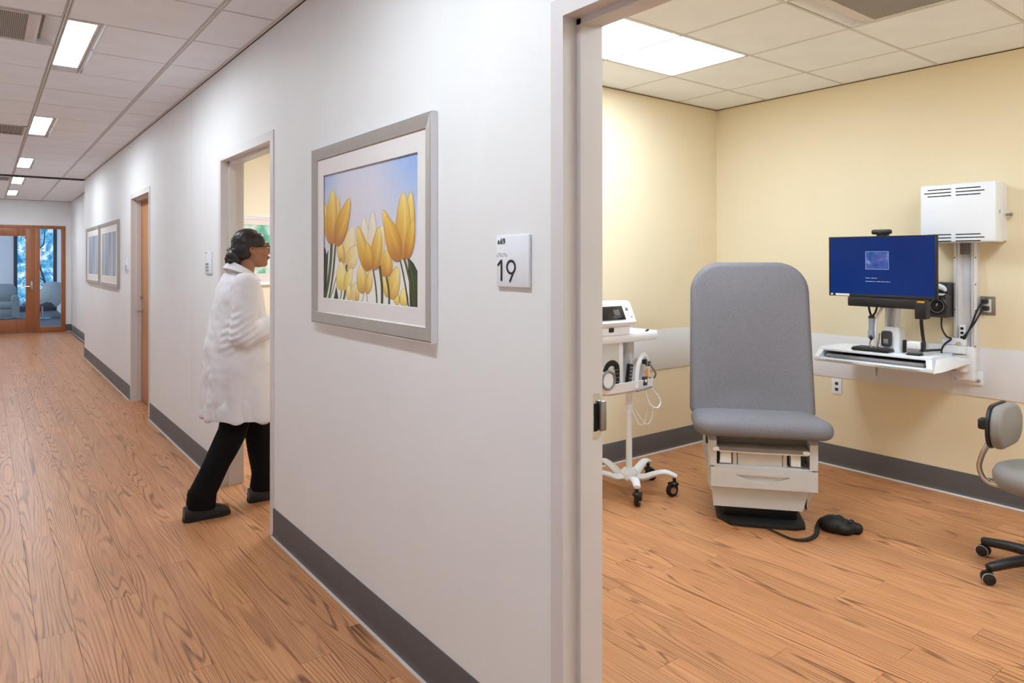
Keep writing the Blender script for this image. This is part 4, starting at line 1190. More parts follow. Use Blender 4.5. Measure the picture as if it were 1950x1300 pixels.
# tray: local coordinates relative to the hub
ty = MB()
to = [(-.42, -.155), (-.39, -.172), (.075, -.172), (.095, -.15), (.095, .12), (.07, .14), (-.40, .14), (-.42, .12)]
ty.loft([[(x * .97, y * .95, .985) for x, y in to], [(x, y, .998) for x, y in to], [(x, y, 1.03) for x, y in to], [(x * .985, y * .97, 1.04) for x, y in to], [(x * .92, y * .90, 1.036) for x, y in to]])
tray_o = obj('tray', ty, WPm, vc)
obj('tray_skirt', MB().box(-.225, -.185, -.13, .06, .73, .99, .010).box(-.225, -.03, .03, .055, .78, .99, .006), WPm, vc)
for q in ((.02, -.13), (.065, -.10)): obj('tray_knob', MB().lathe([(.0, 1.036), (.009, 1.036), (.009, 1.044), (.0, 1.047)], 14, M=T((q[0], q[1], 0))), M['dark_plastic'], tray_o)
# basket
bk = MB()
bo = [(-.40, -.13), (-.34, -.165), (.02, -.165), (.075, -.14), (.09, -.06), (.085, .10), (.05, .13), (-.36, .13), (-.40, .09)]
bk.loft([[(x * .86 - .01, y * .84, .668) for x, y in bo], [(x * .96, y * .95, .685) for x, y in bo], [(x, y, .74) for x, y in bo], [(x * .985, y * .98, .742) for x, y in bo], [(x * .93, y * .92, .692) for x, y in bo]], True, True)
bk_o = obj('basket', bk, WPm, vc)
obj('basket_edge', MB().tube([(.03, -.162, .69), (-.11, -.170, .68)], .006, 8), M['midgrey_plastic'], bk_o)
# arched hoops of the basket
hoop = MB().tube([(-.100, -.155, .70), (-.088, -.15, .80), (-.048, -.14, .872), (.005, -.125, .890), (.05, -.11, .85), (.072, -.10, .75), (.075, -.09, .70)], [.019, .018, .017, .017, .016, .014, .013], 10, smooth=6, flat=(1, .6))
obj('basket_hoop', hoop, WPm, bk_o)
obj('basket_hoop', MB().tube([(.005, -.165, .84), (.04, -.170, .80), (.078, -.155, .765), (.09, -.13, .735)], [.006, .006, .006, .006], 8, smooth=5), M['midgrey_plastic'], bk_o)
obj('basket_panel', MB().box(-.05, .07, -.06, -.052, .70, .86, .004), M['band'], bk_o)
obj('cable_ring', MB().torus((-.372, -.185, .775), .052, .008, 28, 8, 'y'), M['midgrey_plastic'], bk_o)
obj('ring_disc', MB().cyl((-.372, -.183, .775), (-.372, -.160, .775), .048, n=28), WPm, bk_o)
# things kept in the basket
ho = tag(empty('probe_handset', (HX_ - .145, HY_ - .125, .70)), 'black handset with ridged keys standing in the white basket', 'handset')
xh = MB().box(-.018, .018, -.014, .014, .0, .145, .006, M=RY(9)); obj('body', xh, M['dark_plastic'], ho)
for k in range(5): obj('key', MB().box(-.012, .012, -.018, -.013, .03 + .022 * k, .043 + .022 * k, .002, M=RY(9)), M['midgrey_plastic'], ho)
cf = tag(empty('pressure_cuff', (HX_ - .275, HY_ - .125, .70)), 'black coiled cuff hose looped over the white basket', 'cuff hose')
obj('hose', MB().tube([(.035, 0, .03), (.034, -.005, .09), (.020, -.01, .145), (-.015, -.01, .165), (-.045, 0, .15), (-.06, .01, .11)], [.015, .016, .018, .018, .015, .012], 12, smooth=6, flat=(1, .8)), M['rubber'], cf)
for k in range(4): obj('hose_band', MB().torus((.035 - .004 * k, -.004, .05 + .024 * k), .0165, .0022, 16, 6, 'z'), M['midgrey_plastic'], cf)
tg = tag(empty('orange_tag', (HX_ + .005, HY_ - .148, .775)), 'small orange tag hanging inside the white basket hoop', 'tag')
obj('tag_body', MB().box(-.011, .011, -.003, .003, -.03, .03, .003), M['orange'], tg)
obj('tag_string', MB().tube([(0, 0, .03), (.002, 0, .07), (.006, 0, .10)], .0015, 6), M['paper'], tg)
sn_ = tag(empty('clip_sensor', (HX_ + .03, HY_ - .11, .845)), 'small black clip sensor in the top of the basket hoop', 'sensor')
obj('clip', MB().box(-.02, .012, -.015, .012, -.018, .014, .005).box(-.004, .03, -.022, -.004, -.03, .0, .004), M['charcoal_plastic'], sn_)
bx_ = tag(empty('meter_block', (HX_ - .028, HY_ - .158, .705)), 'small black and white meter standing at the basket front', 'meter')
obj('case', MB().box(-.018, .018, -.008, .008, 0, .055, .003), M['charcoal_plastic'], bx_); obj('dial', MB().cyl((0, -.0085, .03), (0, -.0105, .03), .010), M['paper'], bx_)
# looped white cables
cbm = tag(empty('white_cable', (HX_, HY_, 0)), 'looped white sensor cable hanging below the basket', 'cable')
obj('cable', MB().tube([(.028, -.11, .675), (.026, -.13, .62), (.05, -.145, .565), (.10, -.15, .548), (.135, -.145, .575), (.12, -.135, .62), (.07, -.12, .675)], .0048, 8, smooth=8), WPm, cbm)
obj('cable_loop', MB().tube([(.02, -.03, .53), (.04, -.08, .46), (.07, -.10, .44), (.105, -.10, .48), (.122, -.10, .545)], .003, 8, smooth=8), WPm, cbm)
obj('cable_loop', MB().tube([(.065, -.10, .545), (.05, -.1, .50), (.03, -.1, .45), (.0, -.09, .445), (-.005, -.06, .49), (.0, -.02, .53)], .003, 8, smooth=8), WPm, cbm)
# vital signs monitor on the tray
vm = tag(empty('vital_signs_monitor', (2.995, 2.995, 1.0375)), 'white vital signs monitor with small dark screen on the rolling stand', 'medical monitor')
body = MB().prism([(-.105, .055), (-.115, .075), (-.06, .19), (-.03, .20), (.07, .195), (.09, .17), (.09, .055)], -.165, .145, 'x')
body.prism([(-.085, .0), (-.085, .06), (.08, .06), (.08, .0)], -.14, .12, 'x')
vb = obj('case', body, WPm, vm)
tilt = math.degrees(math.atan2(.055, .115))
FM = T((0, -.0885, .1325)) @ RX(90 - tilt)
scm = emit_mat('monitor screen', (58, 56, 58), 1.0)
obj('screen', xf(MB().box(-.15, .062, -.045, .042, 0, .003, .001), FM), mat('dark screen glass', (34, 33, 36), .12), vb)
gl = MB()
for k in range(4): gl.box(-.02 + .012 * k, -.014 + .012 * k, -.018, .02, .003, .0034)
gl.box(-.04, .035, -.028, -.026, .003, .0034)
obj('screen_trace', xf(gl, FM), M['midgrey_plastic'], vb)
obj('button', xf(MB().box(.085, .105, .012, .03, 0, .003, .001), FM), M['midgrey_plastic'], vb)
obj('button', xf(MB().box(.088, .10, -.02, -.01, 0, .003, .001), FM), M['grey_plastic'], vb); obj('button', xf(MB().box(.11, .125, -.032, -.026, 0, .003, .001), FM), M['midgrey_plastic'], vb)
obj('port', MB().box(-.06, -.02, -.0905, -.084, .018, .045, .004), M['dark_plastic'], vb)
obj('side_port', MB().cyl((.143, -.01, .15), (.155, -.01, .15), .014), M['dark_plastic'], vb)
# ================================================================ wall mounted computer workstation (u right, v up, n out of the wall)
UY = 1.717
def st(name, label, cat): return tag(empty(name, M=frame_minus_x(EX, UY, 0)), label, cat)
WPm = M['white_plastic']; BP = M['dark_plastic']
mt = st('workstation_mount', 'white vertical wall track with hinged arm holding the keyboard tray', 'wall mount')
ra_ = MB()
rp_ = [(-.064, .0), (-.064, .052), (-.050, .060), (-.044, .052), (-.038, .060), (-.026, .046), (-.022, .036), (.022, .036), (.026, .046), (.038, .060), (.044, .052), (.050, .060), (.064, .052), (.064, .0)]
ra_.loft([[(u, v, n) for u, n in rp_] for v in (.80, 1.60)])
tk_ = obj('track', ra_, mat('painted aluminium track', (222, 222, 226), .3, metal=.15), mt)
for u in (-.057, .057):
    for v in (1.335, 1.175, 1.50, .955): obj('screw', MB().cyl((u, v, .050), (u, v, .0575), .004, n=10), BP, tk_)
obj('end_cap', MB().box(-.034, .018, 1.52, 1.592, .034, .050, .004), M['midgrey_plastic'], tk_)
ft = MB().box(-.085, .085, .712, .80, .007, .022, .008, 3).box(-.05, .06, .735, .95, .02, .075, .018, 3)
ft_o = obj('foot_bracket', ft, WPm, mt)
for u, v in ((-.063, .742), (.005, .742), (.063, .742)): obj('bolt', MB().cyl((u, v, .02), (u, v, .029), .010, n=14), M['chrome'], ft_o)
kn = MB().cyl((-.01, .80, .09), (-.01, .90, .09), .042, n=26).box(-.055, .03, .815, .885, .05, .12, .015, 3).cyl((-.01, .82, .125), (-.01, .85, .135), .016)
obj('pivot', kn, M['frame_paint'], mt)
obj('pivot_arm', MB().box(-.19, .02, .905, .955, .06, .115, .010, 3).box(-.12, .015, .955, 1.0, .05, .10, .012, 3), WPm, mt)
obj('arm_bolt', MB().cyl((-.02, .965, .098), (-.02, .965, .106), .014, n=20), M['chrome'], mt)
# deck that carries the keyboard
dk = MB()
def deck_ring(u):
    return [(u, .878, .10), (u, .880, .405), (u, .886, .418), (u, .897, .418), (u, .903, .405), (u, .905, .10)]
dk.loft([deck_ring(-.735), deck_ring(-.05)])
tr_o = obj('keyboard_tray', dk, WPm, mt)
lw = MB()
def low_ring(u, k=0): return [(u, .812, .14 + k), (u, .810, .43), (u, .818, .452), (u, .832, .455), (u, .838, .44), (u, .836, .14 + k)]
lw.loft([low_ring(-.758), low_ring(-.03)])
obj('tray_lip', lw, WPm, tr_o)
for ua, ub, du in ((-.760, -.728, .018), (-.062, -.028, -.02)):
    ck = MB(); poly = [(.905, .12), (.905, .395), (.893, .415), (.84, .455), (.812, .44), (.812, .12)]
    ck.loft([[(ua + (du if v > .87 else 0), v, n) for v, n in poly], [(ub + (du if v > .87 else 0), v, n) for v, n in poly]])
    obj('cheek', ck, WPm, tr_o)
obj('palm_rest', MB().box(-.70, -.09, .838, .862, .33, .425, .010, 3), M['midgrey_plastic'], tr_o)
obj('tray_back', MB().box(-.73, -.06, .835, .88, .12, .14), M['dark_plastic'], tr_o)
obj('groove', MB().box(-.68, -.50, .8245, .8265, .4535, .4562).box(-.36, -.10, .8245, .8265, .4535, .4562), M['midgrey_plastic'], tr_o)
wg = MB().loft([[(-.03, .812, .44), (-.03, .895, .40), (-.03, .895, .14), (-.03, .812, .14)], [(.005, .822, .40), (.005, .885, .36), (.005, .885, .12), (.005, .822, .14)], [(.03, .84, .28), (.03, .88, .26), (.03, .88, .1), (.03, .84, .11)], [(.04, .85, .15), (.04, .875, .14), (.04, .875, .08), (.04, .85, .09)]])
obj('side_wing', wg, WPm, tr_o)
obj('release_pin', MB().cyl((-.375, .812, .40), (-.375, .762, .40), .007, .004, 10).ell((-.375, .760, .40), (.006, .006, .006)), M['grey_metal'], tr_o)
# display column
cl_ = MB()
def col_ring(v, u0, u1, n0, n1): return [(u, v, n) for u, n in [((u0 + u1) / 2 + x, (n0 + n1) / 2 + y) for x, y in rrect(u1 - u0, n1 - n0, .02, 4)]]
cl_.loft([col_ring(.904, -.40, -.255, .20, .33), col_ring(.92, -.395, -.26, .205, .325), col_ring(1.03, -.385, -.275, .215, .31), col_ring(1.06, -.38, -.29, .22, .30)])
co = obj('display_column', cl_, WPm, mt)
obj('upright', MB().box(-.372, -.30, 1.05, 1.30, .225, .255, .008).box(-.372, -.355, 1.05, 1.30, .24, .30, .006).box(-.315, -.298, 1.05, 1.30, .24, .30, .006), WPm, co)
obj('brake_lever', MB().loft([[(u - .345, v + .985, n) for u, v in rrect(.058, .10, .016)] for n in (.318, .338, .342)]), M['charcoal_plastic'], co)
obj('lever_slot', MB().box(-.36, -.33, .955, .985, .341, .345, .004), M['midgrey_plastic'], co)
obj('cable_guide', MB().tube([(-.36, 1.20, .33), (-.395, 1.12, .35), (-.405, 1.02, .35), (-.40, .93, .345)], .009, 10, smooth=5), WPm, co)
obj('head_plate', MB().box(-.40, -.27, 1.27, 1.50, .27, .384, .01), BP, co)
# computer cabinet
cb = st('computer_cabinet', 'white slotted metal computer cabinet fixed high on the exam room wall', 'cabinet')
obj('case', MB().box(-.199, .213, 1.591, 1.949, .062, .205, .012, 3).box(-.19, .204, 1.60, 1.94, .001, .07), WPm, cb)
for v0, order in ((1.918, (0, 1, 0)), (1.640, (0, 1, 0))):
    for i, lng in enumerate(order):
        v = v0 - .020 * i
        for sgn in (-1, 1):
            u0, u1 = (.012, .145 + .02 * lng)
            a_, b_ = sorted((sgn * u0 - .01, sgn * u1 - .01))
            obj('slot', MB().box(a_, b_, v - .0032, v + .0032, .2046, .2056, .0005), M['hole'], cb)
obj('lock', MB().cyl((.212, 1.77, .15), (.217, 1.77, .15), .011, n=16), M['chrome'], cb)
obj('lock_knob', MB().cyl((.21, 1.755, .035), (.232, 1.755, .035), .007, n=12).cyl((.232, 1.755, .035), (.242, 1.755, .035), .011, n=14), M['grey_metal'], cb)
# monitor
mo = tag(empty('computer_monitor', M=frame_minus_x(EX, UY, 0)), 'wide black computer monitor showing a navy blue sign-in screen', 'monitor')
MC = T((-.334, 1.4425, .445)) @ RX(1.5) @ RZ(-.35)
mw, mh = .654, .385
cs = MB().box(-mw / 2, mw / 2, -mh / 2, mh / 2, -.022, -.003, .004, 2).box(-.20, .20, -.12, .12, -.055, -.02, .012, 2)
cs_o = obj('case', xf(cs, MC), BP, mo)
bz = MB()
for a_ in ((-mw / 2, mw / 2, mh / 2 - .009, mh / 2), (-mw / 2, mw / 2, -mh / 2, -mh / 2 + .017), (-mw / 2, -mw / 2 + .009, -mh / 2, mh / 2), (mw / 2 - .011, mw / 2, -mh / 2, mh / 2)):
    bz.box(a_[0], a_[1], a_[2], a_[3], -.004, .0015, .001)
obj('bezel', xf(bz, MC), BP, mo)
def screen_mat():
    m = bpy.data.materials.new('blue sign-in screen'); m.use_nodes = True
    nt = m.node_tree; nt.nodes.clear(); L = nt.links.new
    o = node(nt, 'ShaderNodeOutputMaterial'); e = node(nt, 'ShaderNodeEmission')
    tc = node(nt, 'ShaderNodeTexCoord'); nz = node(nt, 'ShaderNodeTexNoise'); nz.inputs['Scale'].default_value = 2; L(tc.outputs['Object'], nz.inputs['Vector'])
    rp = node(nt, 'ShaderNodeValToRGB'); rp.color_ramp.elements[0].color = lin((12, 42, 112)) + (1,); rp.color_ramp.elements[1].color = lin((18, 56, 130)) + (1,)
    L(nz.outputs['Fac'], rp.inputs['Fac']); L(rp.outputs['Color'], e.inputs['Color']); e.inputs['Strength'].default_value = .85
    g = node(nt, 'ShaderNodeBsdfGlossy'); g.inputs['Roughness'].default_value = .35; g.inputs['Color'].default_value = (.012, .012, .014, 1)
    ad = node(nt, 'ShaderNodeAddShader'); L(e.outputs[0], ad.inputs[0]); L(g.outputs[0], ad.inputs[1]); L(ad.outputs[0], o.inputs[0])
    return m
scr = obj('screen', xf(MB().box(-mw / 2 + .009, mw / 2 - .011, -mh / 2 + .017, mh / 2 - .009, -.003, -.0005), MC), screen_mat(), mo)
def pic_mat():
    m = bpy.data.materials.new('sign-in picture'); m.use_nodes = True
    nt = m.node_tree; nt.nodes.clear(); L = nt.links.new
    o = node(nt, 'ShaderNodeOutputMaterial'); e = node(nt, 'ShaderNodeEmission'); L(e.outputs[0], o.inputs[0])
    tc = node(nt, 'ShaderNodeTexCoord'); nz = node(nt, 'ShaderNodeTexNoise'); nz.inputs['Scale'].default_value = 26; nz.inputs['Detail'].default_value = 3; L(tc.outputs['Object'], nz.inputs['Vector'])
    rp = node(nt, 'ShaderNodeValToRGB'); el = rp.color_ramp.elements
    el[0].position = .3; el[0].color = lin((48, 88, 160)) + (1,); el[1].position = .72; el[1].color = lin((140, 160, 205)) + (1,); q = el.new(.55); q.color = lin((92, 104, 176)) + (1,)
    L(nz.outputs['Fac'], rp.inputs['Fac']); L(rp.outputs['Color'], e.inputs['Color']); e.inputs['Strength'].default_value = .85
    return m
tile = MB().box(-.070, .070, -.052, .052, -.0004, .0)
TP = MC @ T((-.018, .040, 0))
obj('picture_border', xf(MB().box(-.0715, .0715, -.0575, .0575, -.0004, .0001), TP), emit_mat('pale screen blue', (140, 165, 215), .85), scr)
obj('picture_tile', xf(MB().box(-.068, .068, -.054, .054, .0, .0004), TP), pic_mat(), scr)
wh = emit_mat('white screen text', (200, 212, 235), .85)
tx = MB()
for (u0, u1, v, h_) in ((-.09, -.062, -.072, .003), (-.055, -.03, -.072, .003), (-.027, -.018, -.072, .003)): tx.box(u0, u1, v - h_ / 2, v + h_ / 2, -.0004, .0002)
for (u0, u1) in ((-.09, -.045), (-.041, -.03), (-.022, .006), (.010, .03), (.034, .05), (.054, .062)): tx.box(u0, u1, -.094, -.091, -.0004, .0002)
obj('screen_text', xf(tx, MC), wh, scr)
stk = MB().box(-mw / 2 + .012, -mw / 2 + .026, -mh / 2 + .006, -mh / 2 + .017, .0012, .002).box(-mw / 2 + .045, -mw / 2 + .135, -mh / 2 + .004, -mh / 2 + .017, .0012, .002)
obj('asset_sticker', xf(stk, MC), M['paper'], mo)
bar = xf(MB().box(-.205, .25, -mh / 2 - .062, -mh / 2 - .002, -.065, .004, .008, 2).box(.205, .27, -mh / 2 - .118, -mh / 2 - .01, -.05, .012, .006, 2), MC)
obj('lower_bar', bar, BP, mo)
obj('amber_strip', xf(MB().box(.222, .262, -mh / 2 - .020, -mh / 2 - .008, .0115, .0135, .003), MC), M['amber'], mo)
wcm = tag(empty('webcam', M=frame_minus_x(EX, UY, 0)), 'small black webcam clipped on top of the computer monitor', 'webcam')
obj('camera_body', xf(MB().box(-.058, .058, .0, .030, -.022, .016, .011, 3).box(-.03, .035, -.012, .006, -.03, .006, .004), MC @ T((.01, mh / 2 + .010, -.002))), BP, wcm)
obj('lens', xf(MB().cyl((0, .016, .014), (0, .016, .018), .008, n=16), MC @ T((.01, mh / 2 + .010, -.002))), M['charcoal_plastic'], wcm)
# keyboard
kb = tag(empty('keyboard', M=frame_minus_x(EX, UY, 0)), 'compact black keyboard on the white wall mounted tray', 'keyboard')
obj('keyboard_body', MB().box(-.53, -.30, .9055, .921, .285, .415, .004), BP, kb)
for i in range(11):
    for j in range(5):
        obj('key', MB().box(-.525 + .0203 * i, -.509 + .0203 * i, .920, .926, .293 + .0235 * j, .311 + .0235 * j, .002, 1), M['charcoal_plastic'], kb)
# hand scanner hanging on the column
hs = tag(empty('hand_scanner', M=frame_minus_x(EX, UY, 0)), 'grey hand scanner on black straps beside the display column', 'scanner')
obj('scanner_body', MB().cyl((-.425, 1.115, .36), (-.425, 1.03, .36), .019, .017, 16).box(-.445, -.407, .98, 1.04, .345, .378, .010), mat('grey scanner plastic', (142, 150, 164), .35), hs)
obj('scanner_cap', MB().cyl((-.425, 1.112, .36), (-.425, 1.128, .36), .020, .018, 16), BP, hs)
obj('scanner_window', MB().ell((-.422, .99, .37), (.012, .018, .014)), BP, hs)
obj('strap', MB().tube([(-.445, 1.20, .36), (-.435, 1.15, .362), (-.425, 1.125, .36)], .007, 8).tube([(-.385, 1.205, .36), (-.40, 1.15, .362), (-.42, 1.125, .36)], .007, 8), BP, hs)
obj('scanner_cable', MB().tube([(-.425, .978, .362), (-.43, .945, .372), (-.40, .912, .375), (-.38, .95, .37), (-.375, 1.02, .36)], .005, 8, smooth=6), M['grey_metal'], hs)
# black strapped cradle at the tray's end
cr = tag(empty('device_cradle', M=frame_minus_x(EX, UY, 0)), 'small white and black strapped cradle at the end of the keyboard tray', 'cradle')
obj('cup', MB().box(-.215, -.135, .935, .985, .30, .36, .010, 3), M['band'], cr)
obj('cup_base', MB().box(-.21, -.14, .906, .936, .30, .365, .006), M['midgrey_plastic'], cr)
obj('strap', MB().box(-.226, -.214, .91, .99, .33, .366, .004, M=T((-.01, 0, 0))).box(-.20, -.12, .905, .914, .345, .40, .004).box(-.136, -.120, .925, .985, .31, .35, .004), BP, cr)
obj('cradle_cable', MB().tube([(-.13, .975, .32), (-.135, 1.05, .33), (-.128, 1.12, .36), (-.10, 1.19, .42)], .010, 10, smooth=5), BP, cr)
# dark device with round dial on the wall
dv = st('diagnostic_unit', 'dark boxy wall device with round dial and pale top beside the white track', 'medical device')
obj('case', MB().box(-.235, -.072, 1.125, 1.27, .001, .13, .010, 3), M['charcoal_plastic'], dv)
obj('top_cover', MB().box(-.20, -.072, 1.262, 1.345, .02, .10, .012, 3), M['charcoal_plastic'], dv)
obj('pale_handle', MB().tube([(-.20, 1.315, .112), (-.15, 1.325, .118), (-.10, 1.31, .116), (-.088, 1.29, .112)], [.016, .019, .016, .008], 12, smooth=4).box(-.19, -.09, 1.262, 1.275, .06, .134, .006), WPm, dv)
dl = obj('dial', MB().lathe([(.0, 0), (.058, 0), (.060, .006), (.050, .012), (.046, .007), (.030, .007), (.026, .014), (.012, .016), (.0, .016)], 32, M=T((-.128, 1.197, .129))), M['dark_plastic'], dv)
obj('dial_ring', MB().torus((-.128, 1.197, .139), .040, .003, 30, 6), M['midgrey_plastic'], dl)
obj('dial_spot', MB().ell((-.126, 1.205, .146), (.006, .010, .003)), M['chrome'], dl)
# power strip, outlets, cords
ps = st('power_strip', 'small white power strip with black sockets on the wall track', 'power strip')
obj('strip_body', MB().box(-.022, .012, .985, 1.085, .061, .088, .004), WPm, ps)
for v in (1.062, 1.035, 1.008): obj('socket', MB().box(-.014, .004, v - .008, v + .008, .0875, .0892, .002), M['hole'], ps)
ou = st('wall_outlet', 'brushed metal wall outlet with black plugs right of the wall track', 'outlet')
obj('cover_plate', MB().box(.062, .146, 1.148, 1.262, .0005, .006, .002), M['grey_metal'], ou)
obj('socket', MB().box(.085, .125, 1.165, 1.245, .005, .008, .002), M['paper'], ou)
for i, (v, u) in enumerate(((1.232, .098), (1.19, .102))):
    pg_ = tag(empty('power_plug', M=frame_minus_x(EX, UY, 0)), ('upper' if i == 0 else 'lower') + ' black plug in the metal outlet with cord to the track', 'plug', 'plugs in the metal outlet')
    obj('plug_body', MB().box(u - .016, u + .016, v - .014, v + .014, .007, .045, .007, 3), BP, pg_)
    q0 = (u - .012, v - .006, .040)
    obj('cord', MB().tube([q0, (u - .03, v - .05, .055), (.045 + .012 * i, 1.10, .070), (.03, 1.05, .085), (.010, 1.02 - .02 * i, .092), (.0, 1.008 - .0 * i, .09)], .0055, 8, smooth=6), BP, pg_)
ou2 = tag(empty('wall_outlet', M=frame_minus_x(EX, 2.557, .577)), 'white wall outlet below the keyboard tray', 'outlet')
obj('cover_plate', MB().box(-.036, .036, -.056, .056, .0005, .006, .002), WPm, ou2)
for v in (.02, -.022): obj('socket', MB().box(-.012, .012, v - .011, v + .011, .0055, .0072, .002), M['charcoal_plastic'], ou2)
ck_ = st('looped_cable', 'black cord looping from the dark wall device round the hinged arm', 'cable')
obj('cable', MB().tube([(-.115, 1.127, .10), (-.112, 1.06, .105), (-.085, 1.01, .11), (-.055, .995, .118), (-.085, .96, .135), (-.10, .92, .14), (-.085, .885, .15), (-.05, .845, .15), (-.02, .815, .15), (-.06, .805, .16)], .0055, 8, smooth=7), BP, ck_)
obj('arm_cable', MB().tube([(-.10, .925, .145), (-.14, .922, .20), (-.19, .915, .30), (-.20, .913, .33)], .007, 8, smooth=5), BP, ck_)
# ================================================================ person in a white coat stepping through the doorway
PY = 4.315
pe = tag(empty('person', (1.22, PY, 0)), 'person in a white lab coat and black trousers walking into a room', 'person')
skin = mat('brown skin', (158, 106, 80), .5, var=.05, scale=20)
hair_m = mat('dark hair', (30, 25, 27), .42, var=.35, scale=60, stretch=(8, 8, 1))
coat_m = mat('white cotton coat', (226, 225, 230), .8, var=.015, scale=6, bump=.1, bscale=500, spec=.15)
trous_m = mat('black trousers', (18, 16, 18), .85, var=.2, scale=30, spec=.15)
shoe_m = mat('black leather shoe', (22, 21, 23), .4, var=.15)
def cap(mb, a, b, r0, r1, n=14):
    a, b = Vector(a), Vector(b); d = (b - a)
    K = 4; pts, rs = [], []
    u = d.normalized()
    for i in range(K): 
        t = R(90) * (1 - i / K); pts.append(a - u * r0 * math.sin(t)); rs.append(max(r0 * math.cos(t), 1e-3))
    pts += [a, b]; rs += [r0, r1]
    for i in range(1, K + 1):
        t = R(90) * i / K; pts.append(b + u * r1 * math.sin(t)); rs.append(max(r1 * math.cos(t), 1e-3))
    return mb.tube(pts, rs, n)
# joints, local: x forward, y to her left (away from the camera), z up
hipR, kneeR, ankR = (.02, -.085, .86), (-.055, -.075, .475), (-.225, -.065, .10)
hipL, kneeL, ankL = (.03, .085, .86), (.125, .07, .475), (.165, .045, .095)
shR, elR, wrR = (-.005, -.175, 1.335), (-.045, -.235, 1.055), (.205, -.165, 1.085)
shL, elL, wrL = (.01, .175, 1.335), (-.02, .235, 1.055), (.22, .12, 1.10)
hd = Vector((.075, 0, 1.555))
bd = MB()
# trunk
for z, cx, a_, b_ in ((.86, .015, .105, .155), (.95, .01, .105, .15), (1.08, .005, .095, .135), (1.2, .005, .105, .15), (1.3, .005, .095, .16)):
    bd.ell((cx, 0, z), (a_, b_, .10))
cap(bd, (.012, 0, 1.33), (.045, 0, 1.46), .058, .052)
for h, k, an in ((hipR, kneeR, ankR), (hipL, kneeL, ankL)):
    cap(bd, h, k, .082, .055); cap(bd, k, an, .052, .034)
    cap(bd, (an[0] - .02, an[1], .05), (an[0] + .13, an[1], .035), .034, .026)
for s_, e_, w_, sg in ((shR, elR, wrR, -1), (shL, elL, wrL, 1)):
    cap(bd, (s_[0], s_[1] * .5, s_[2]), s_, .06, .055); cap(bd, s_, e_, .048, .038); cap(bd, e_, w_, .036, .026)
    # hand: palm, four fingers curled downwards, thumb from the side near its base
    W0 = Vector(w_); f = (Vector(w_) - Vector(e_)).normalized(); side = Vector((0, -sg, 0)); side = (side - f * side.dot(f)).normalized(); dn = Vector((0, 0, -1)); dn = (dn - f * dn.dot(f)).normalized()
    for q in (-1, -.33, .33, 1):
        cap(bd, W0 + f * .02 + side * q * .018, W0 + f * .085 + side * q * .030, .016, .012)
    for q, ln in ((-1.05, .062), (-.36, .076), (.36, .08), (1.05, .070)):
        k0 = W0 + f * .088 + side * q * .029; k1 = k0 + f * ln * .5 + dn * .010; k2 = k1 + f * ln * .26 + dn * .020; k3 = k2 + f * ln * .10 + dn * .018
        cap(bd, k0, k1, .0088, .0082); cap(bd, k1, k2, .0082, .0076); cap(bd, k2, k3, .0076, .0066)
    t0 = W0 + f * .03 + side * .026; t1 = t0 + f * .035 + side * .028 + dn * .012; t2 = t1 + f * .032 + side * .006 + dn * .012
    cap(bd, t0, t1, .013, .0105); cap(bd, t1, t2, .010, .008)
# head
def hp(x, y, z): return (hd.x + x, hd.y + y, hd.z + z)
bd.ell(hp(-.012, 0, .022), (.098, .074, .088))
bd.ell(hp(.035, 0, -.005), (.062, .062, .085)); bd.ell(hp(.045, 0, -.065), (.052, .048, .050)); bd.ell(hp(.070, 0, -.090), (.028, .026, .022))
bd.ell(hp(.02, 0, -.055), (.06, .056, .045))
cap(bd, hp(.094, 0, .010), hp(.114, 0, -.024), .009, .013); bd.ell(hp(.106, -.011, -.026), (.010, .008, .008)); bd.ell(hp(.106, .011, -.026), (.010, .008, .008))
bd.ell(hp(.086, 0, .028), (.016, .05, .012)); bd.ell(hp(.096, 0, -.050), (.012, .022, .007)); bd.ell(hp(.093, 0, -.062), (.012, .019, .008))
for sg in (-1, 1):
    bd.ell(hp(.070, sg * .042, -.028), (.022, .02, .022))
    bd.torus(hp(-.010, sg * .074, -.012), .018, .006, 14, 6, 'y'); bd.ell(hp(-.012, sg * .070, -.014), (.014, .006, .020)); bd.ell(hp(-.004, sg * .074, -.036), (.008, .006, .009))
obj('body', voxel_mesh('body', bd, .0048, 3, .5), skin, pe)
for sg in (-1, 1):
    ey = obj('eye', MB().ell(hp(.084, sg * .031, .006), (.011, .012, .009)), mat('eye white', (222, 216, 210), .25), pe)
    obj('iris', MB().ell(hp(.0935, sg * .032, .006), (.0025, .005, .005)), M['ink'], ey)
    obj('eyebrow', MB().tube([hp(.094, sg * .014, .030), hp(.092, sg * .035, .034), hp(.080, sg * .052, .028)], [.003, .0035, .0015], 6, smooth=3), hair_m, pe)
obj('lips', MB().tube([hp(.096, -.022, -.056), hp(.106, -.008, -.055), hp(.107, 0, -.0555), hp(.106, .008, -.055), hp(.096, .022, -.056)], [.002, .0055, .005, .0055, .002], 8, smooth=3), mat('lips', (142, 82, 72), .4), pe)
# hair drawn back into a low bun
hm = MB()
hm.ell(hp(-.020, 0, .034), (.100, .081, .088))
hm.ell(hp(-.055, 0, -.005), (.068, .074, .075)); hm.ell(hp(.030, 0, .070), (.042, .058, .032)); hm.ell(hp(-.075, 0, -.045), (.04, .05, .04))
for sg in (-1, 1): hm.ell(hp(.02, sg * .052, .045), (.046, .028, .045))
bun = MB()
rb_ = random.Random(5)
bun.ell(hp(-.108, 0, -.050), (.042, .050, .046))
for k in range(16):
    an = rb_.uniform(0, 6.28); bb = rb_.uniform(-1, 1)
    bun.ell(hp(-.112 + .034 * math.cos(an) * .8, .045 * bb, -.052 + .040 * math.sin(an)), (.018, .02, .017))
hv_ = voxel_mesh('hair', hm, .005, 3)
hinv = hd
